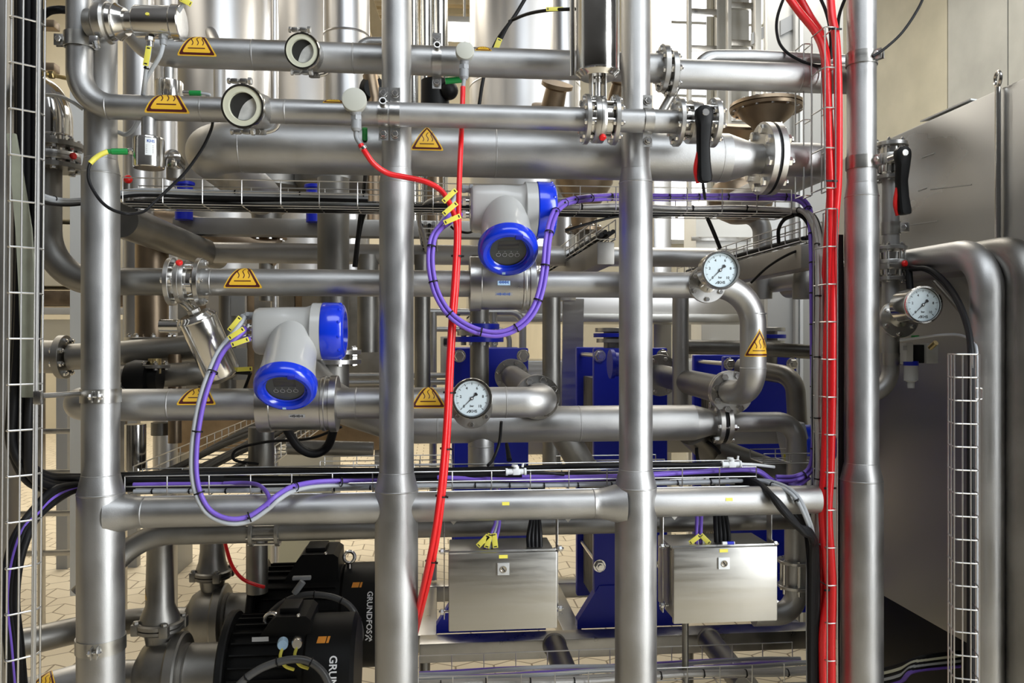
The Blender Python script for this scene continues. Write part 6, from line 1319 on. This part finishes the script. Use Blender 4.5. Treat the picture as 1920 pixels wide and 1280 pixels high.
# ================================================================== machines in the hall behind
t = thing('conveyor_machine', (P(60, 640, 6.4).x, 6.4, 0), 'cream panelled machine at the far left behind the posts', 'machine')
x0, x1 = P(-150, 0, 6.4).x, P(268, 0, 6.4).x
for i, (ya, ye) in enumerate(((200, 420), (428, 540), (548, 575), (600, 650))):
    B().box(((x0 + x1) / 2, 6.4, (P(60, ya, 6.4).z + P(60, ye, 6.4).z) / 2), (x1 - x0, .5, P(60, ya, 6.4).z - P(60, ye, 6.4).z), 0, .01).obj('panel', PANEL if i != 2 else BROWN, t)
b = B(); z = P(100, 583, 6.1).z
b.box(((x0 + x1) / 2, 6.1, z), (x1 - x0, .06, .05), 0, .004); b.obj('cable_duct', GREYP, t)
for px in (20, 120, 250): x = P(px, 0, 6.3).x; B().box((x, 6.3, .8), (.08, .08, 1.7), 0, .005).obj('leg', GREYD, t)
for (px, Y, w_, lb) in ((94, 3.0, .10, 'white upright panel at the far left, beside the curved front pipe'), ):
    B().box((P(px, 0, Y).x, Y + .3, 2.2), (.12, .02, 3.0), 0, .004).obj('partition_sheet', WHITE, None, lb, 'panel')
for i, py in enumerate((48, 128)):
    B().box(P(92, py, 3.27), (.06, .05, .03), 0, .003).obj('bracket', BROWN, None, ['upper', 'lower'][i] + ' small brown bracket on the white panel at the far left', 'bracket')
t = thing('floor_ladder', P(110, 850, 5.0), 'flat ladder-like cable duct standing low behind the left post', 'ladder')
for py in (808, 885, 962, 1036): c = P(110, py, 5.0); B().box(c, (.6, .03, .03), 0, .003).obj('rung', FLG, t)
for px in (78, 232): B().box((P(px, 0, 5.0).x, 5.0, .85), (.03, .04, 1.7), 0, .003).obj('stile', FLG, t)
t = thing('stainless_counter', (P(1150, 0, 5.0).x, 5.0, 0), 'long stainless counter and housing behind the blue heat exchangers', 'counter')
x0, x1 = P(880, 0, 5.0).x, P(1520, 0, 5.0).x
B().box(((x0 + x1) / 2, 5.25, P(1200, 575, 5.0).z), (x1 - x0, .5, .16), 0, .01).obj('hood', TANK, t)
B().box(((x0 + x1) / 2, 5.1, P(1200, 598, 5.0).z), (x1 - x0, .7, .05), 0, .006).obj('worktop', SHEET, t)
B().box(((x0 + x1) / 2, 5.3, 1.28), (x1 - x0, .5, .6), 0, .01).obj('front_panel', SHEET, t)
for k in (.04, .5, .96): B().box((x0 + (x1 - x0) * k, 5.3, .5), (.06, .06, 1.0), 0, .004).obj('leg', FLG, t)
t = thing('white_machine', (P(1350, 0, 6.0).x, 6.0, 0), 'white framed machine cover below the windows, behind the upper right gauge', 'machine')
B().box((P(1352, 0, 6.0).x, 6.0, P(1350, 432, 6.0).z), (.5, .3, .32), 0, .01).obj('cover', WHITE, t); B().box((P(1352, 0, 5.84).x, 5.84, P(1350, 448, 5.84).z), (.46, .02, .03), 0, .002).obj('rail', FLG, t); B().box((P(1352, 0, 6.0).x, 6.0, 1.2), (.4, .25, 2.4), 0, .01).obj('stand', GREYP, t)
# manifold of small pipes right of the middle post
for i, (py, r) in enumerate(((585, .018), (617, .013))):
    z = P(830, py, 3.9).z; b = B(); x0, x1 = P(800, 0, 3.9).x, P(955 + 25 * (1 - i), 0, 3.9).x
    b.tube(fillet([V((x0, 3.9, z)), V((x1, 3.9, z)), V((x1, 3.9, z - .35))], .06), r, 18); b.obj('steel_tube', STEEL, None, ['upper', 'lower'][i] + ' thin bright tube behind the red hoses under the upper flow meter', 'tube')
for px in (812, 925): vpipe(px, 3.88, 585, 1086, .018, 'short upright tube %s of the thin bright tubes behind the red hoses' % ('left' if px < 900 else 'right'), STEEL, name='steel_tube')
t = thing('control_box', P(838, 660, 3.7), 'pale control box behind the red hoses, left of the left blue exchanger', 'box'); B().box(P(838, 665, 3.7), (.06, .05, .17), 0, .004).obj('case', PANEL, t); B().box(P(838, 640, 3.67), (.03, .01, .03), 0, .002).obj('window', INK, t)
for i, py in enumerate((704, 717)):
    z = P(690, py, 3.6).z; B().tube([V((P(640, 0, 3.6).x, 3.6, z)), V((P(900, 0, 3.6).x, 3.6, z))], .012, 16).obj('steel_tube', STEEL, None, ['upper', 'lower'][i] + ' thin tube passing behind the middle post at the lower flow meter', 'tube')
b = B(); a, e = P(1085, 660, 3.9), P(1060, 800, 3.9); b.prism([P(1056, 560, 4.0), P(1095, 560, 4.0), P(1090, 850, 4.0), P(1052, 850, 4.0)], (0, .02, 0)); b.obj('sheet_panel', SHEET, None, 'narrow stainless sheet panel left of the middle blue exchanger', 'panel')
# grey motor cover and blue motor at the right
t = thing('covered_motor', P(1510, 830, 2.5), 'blue motor with a grey cover beside the purple cables at the right', 'motor')
c = P(1520, 835, 2.42); B().lathe(c - X * .05, X, [(0, 0), (0, .05), (.01, .065), (.09, .068), (.11, .055), (.12, 0)], 36).obj('motor_body', BLUE, t)
b = B(); a = P(1488, 830, 2.42); b.box(a, (.055, .12, .135), 0, .012, (V((.97, 0, .22)).normalized(), Yv, V((-.22, 0, .97)).normalized())); b.obj('cover', GREYD, t); B().box(P(1471, 858, 2.35), (.006, .003, .022)).obj('yellow_tag', YTAG, t)
b = B(); b.tube([P(1296, 806, 2.29), P(1330, 842, 2.45), P(1470, 895, 2.45)], .045, 28); b.obj('steel_pipe', STEELB, None, 'dark slanting pipe under the bolted flange at the right', 'pipe')
B().box((P(1430, 0, 2.75).x, 2.75, P(1430, 815, 2.75).z), (.40, .04, .06), 0, .004).obj('steel_beam', BEAM, None, 'short flat beam behind the bolted flange at the right', 'beam')
run([P(1312, 880, 2.3), P(1306, 840, 2.3), P(1318, 825, 2.3), P(1340, 838, 2.28), P(1350, 850, 2.28)], .005, BLK, 'black cable loop under the bolted flange at the right')
t = thing('cream_cabinet', (P(520, 0, 6.2).x, 5.4, 0), 'low cream cabinet seen far behind the loop of the lower flow meter', 'cabinet'); B().box((P(560, 0, 5.4).x, 5.4, .5), (.5, .4, 1.0), 0, .01).obj('case', PANEL, t); B().box((P(560, 0, 5.18).x, 5.18, .55), (.46, .02, .7), 0, .004).obj('door', CREAM, t)
B().tube([P(540, 838, 2.8), P(700, 842, 2.8)], .026, 20).obj('steel_pipe', STEELB, None, 'dark horizontal pipe under the lower flow meter, left of the middle post', 'pipe')

t = thing('process_machine', (P(480, 0, 5.9).x, 5.9, 0), 'large dark machine housing far behind the flow meters, between the left posts', 'machine')  # block added to darken the pale background between the left posts
x0, x1 = P(285, 0, 5.9).x, P(735, 0, 5.9).x
B().box(((x0 + x1) / 2, 6.2, (P(480, 470, 5.9).z + .9) / 2 + .0), (x1 - x0, .5, P(480, 470, 5.9).z - .9), 0, .02).obj('housing', BROWN, t)
for k in range(5): x = x0 + (x1 - x0) * (k + .5) / 5; B().box((x, 5.94, 1.7), ((x1 - x0) / 5 - .05, .03, .9), 0, .008).obj('door', BEAM if k % 2 else STEELB, t)
for k in (0.05, .95): B().box((x0 + (x1 - x0) * k, 6.2, .45), (.1, .4, .95), 0, .008).obj('leg', GREYD, t)

B().box((P(4, 0, 2.1).x, 2.12, 1.5), (.032, .06, 3.0), 0, .004).obj('upright_channel', BEAM, None, 'grey upright channel at the very left edge behind the wire tray', 'channel')
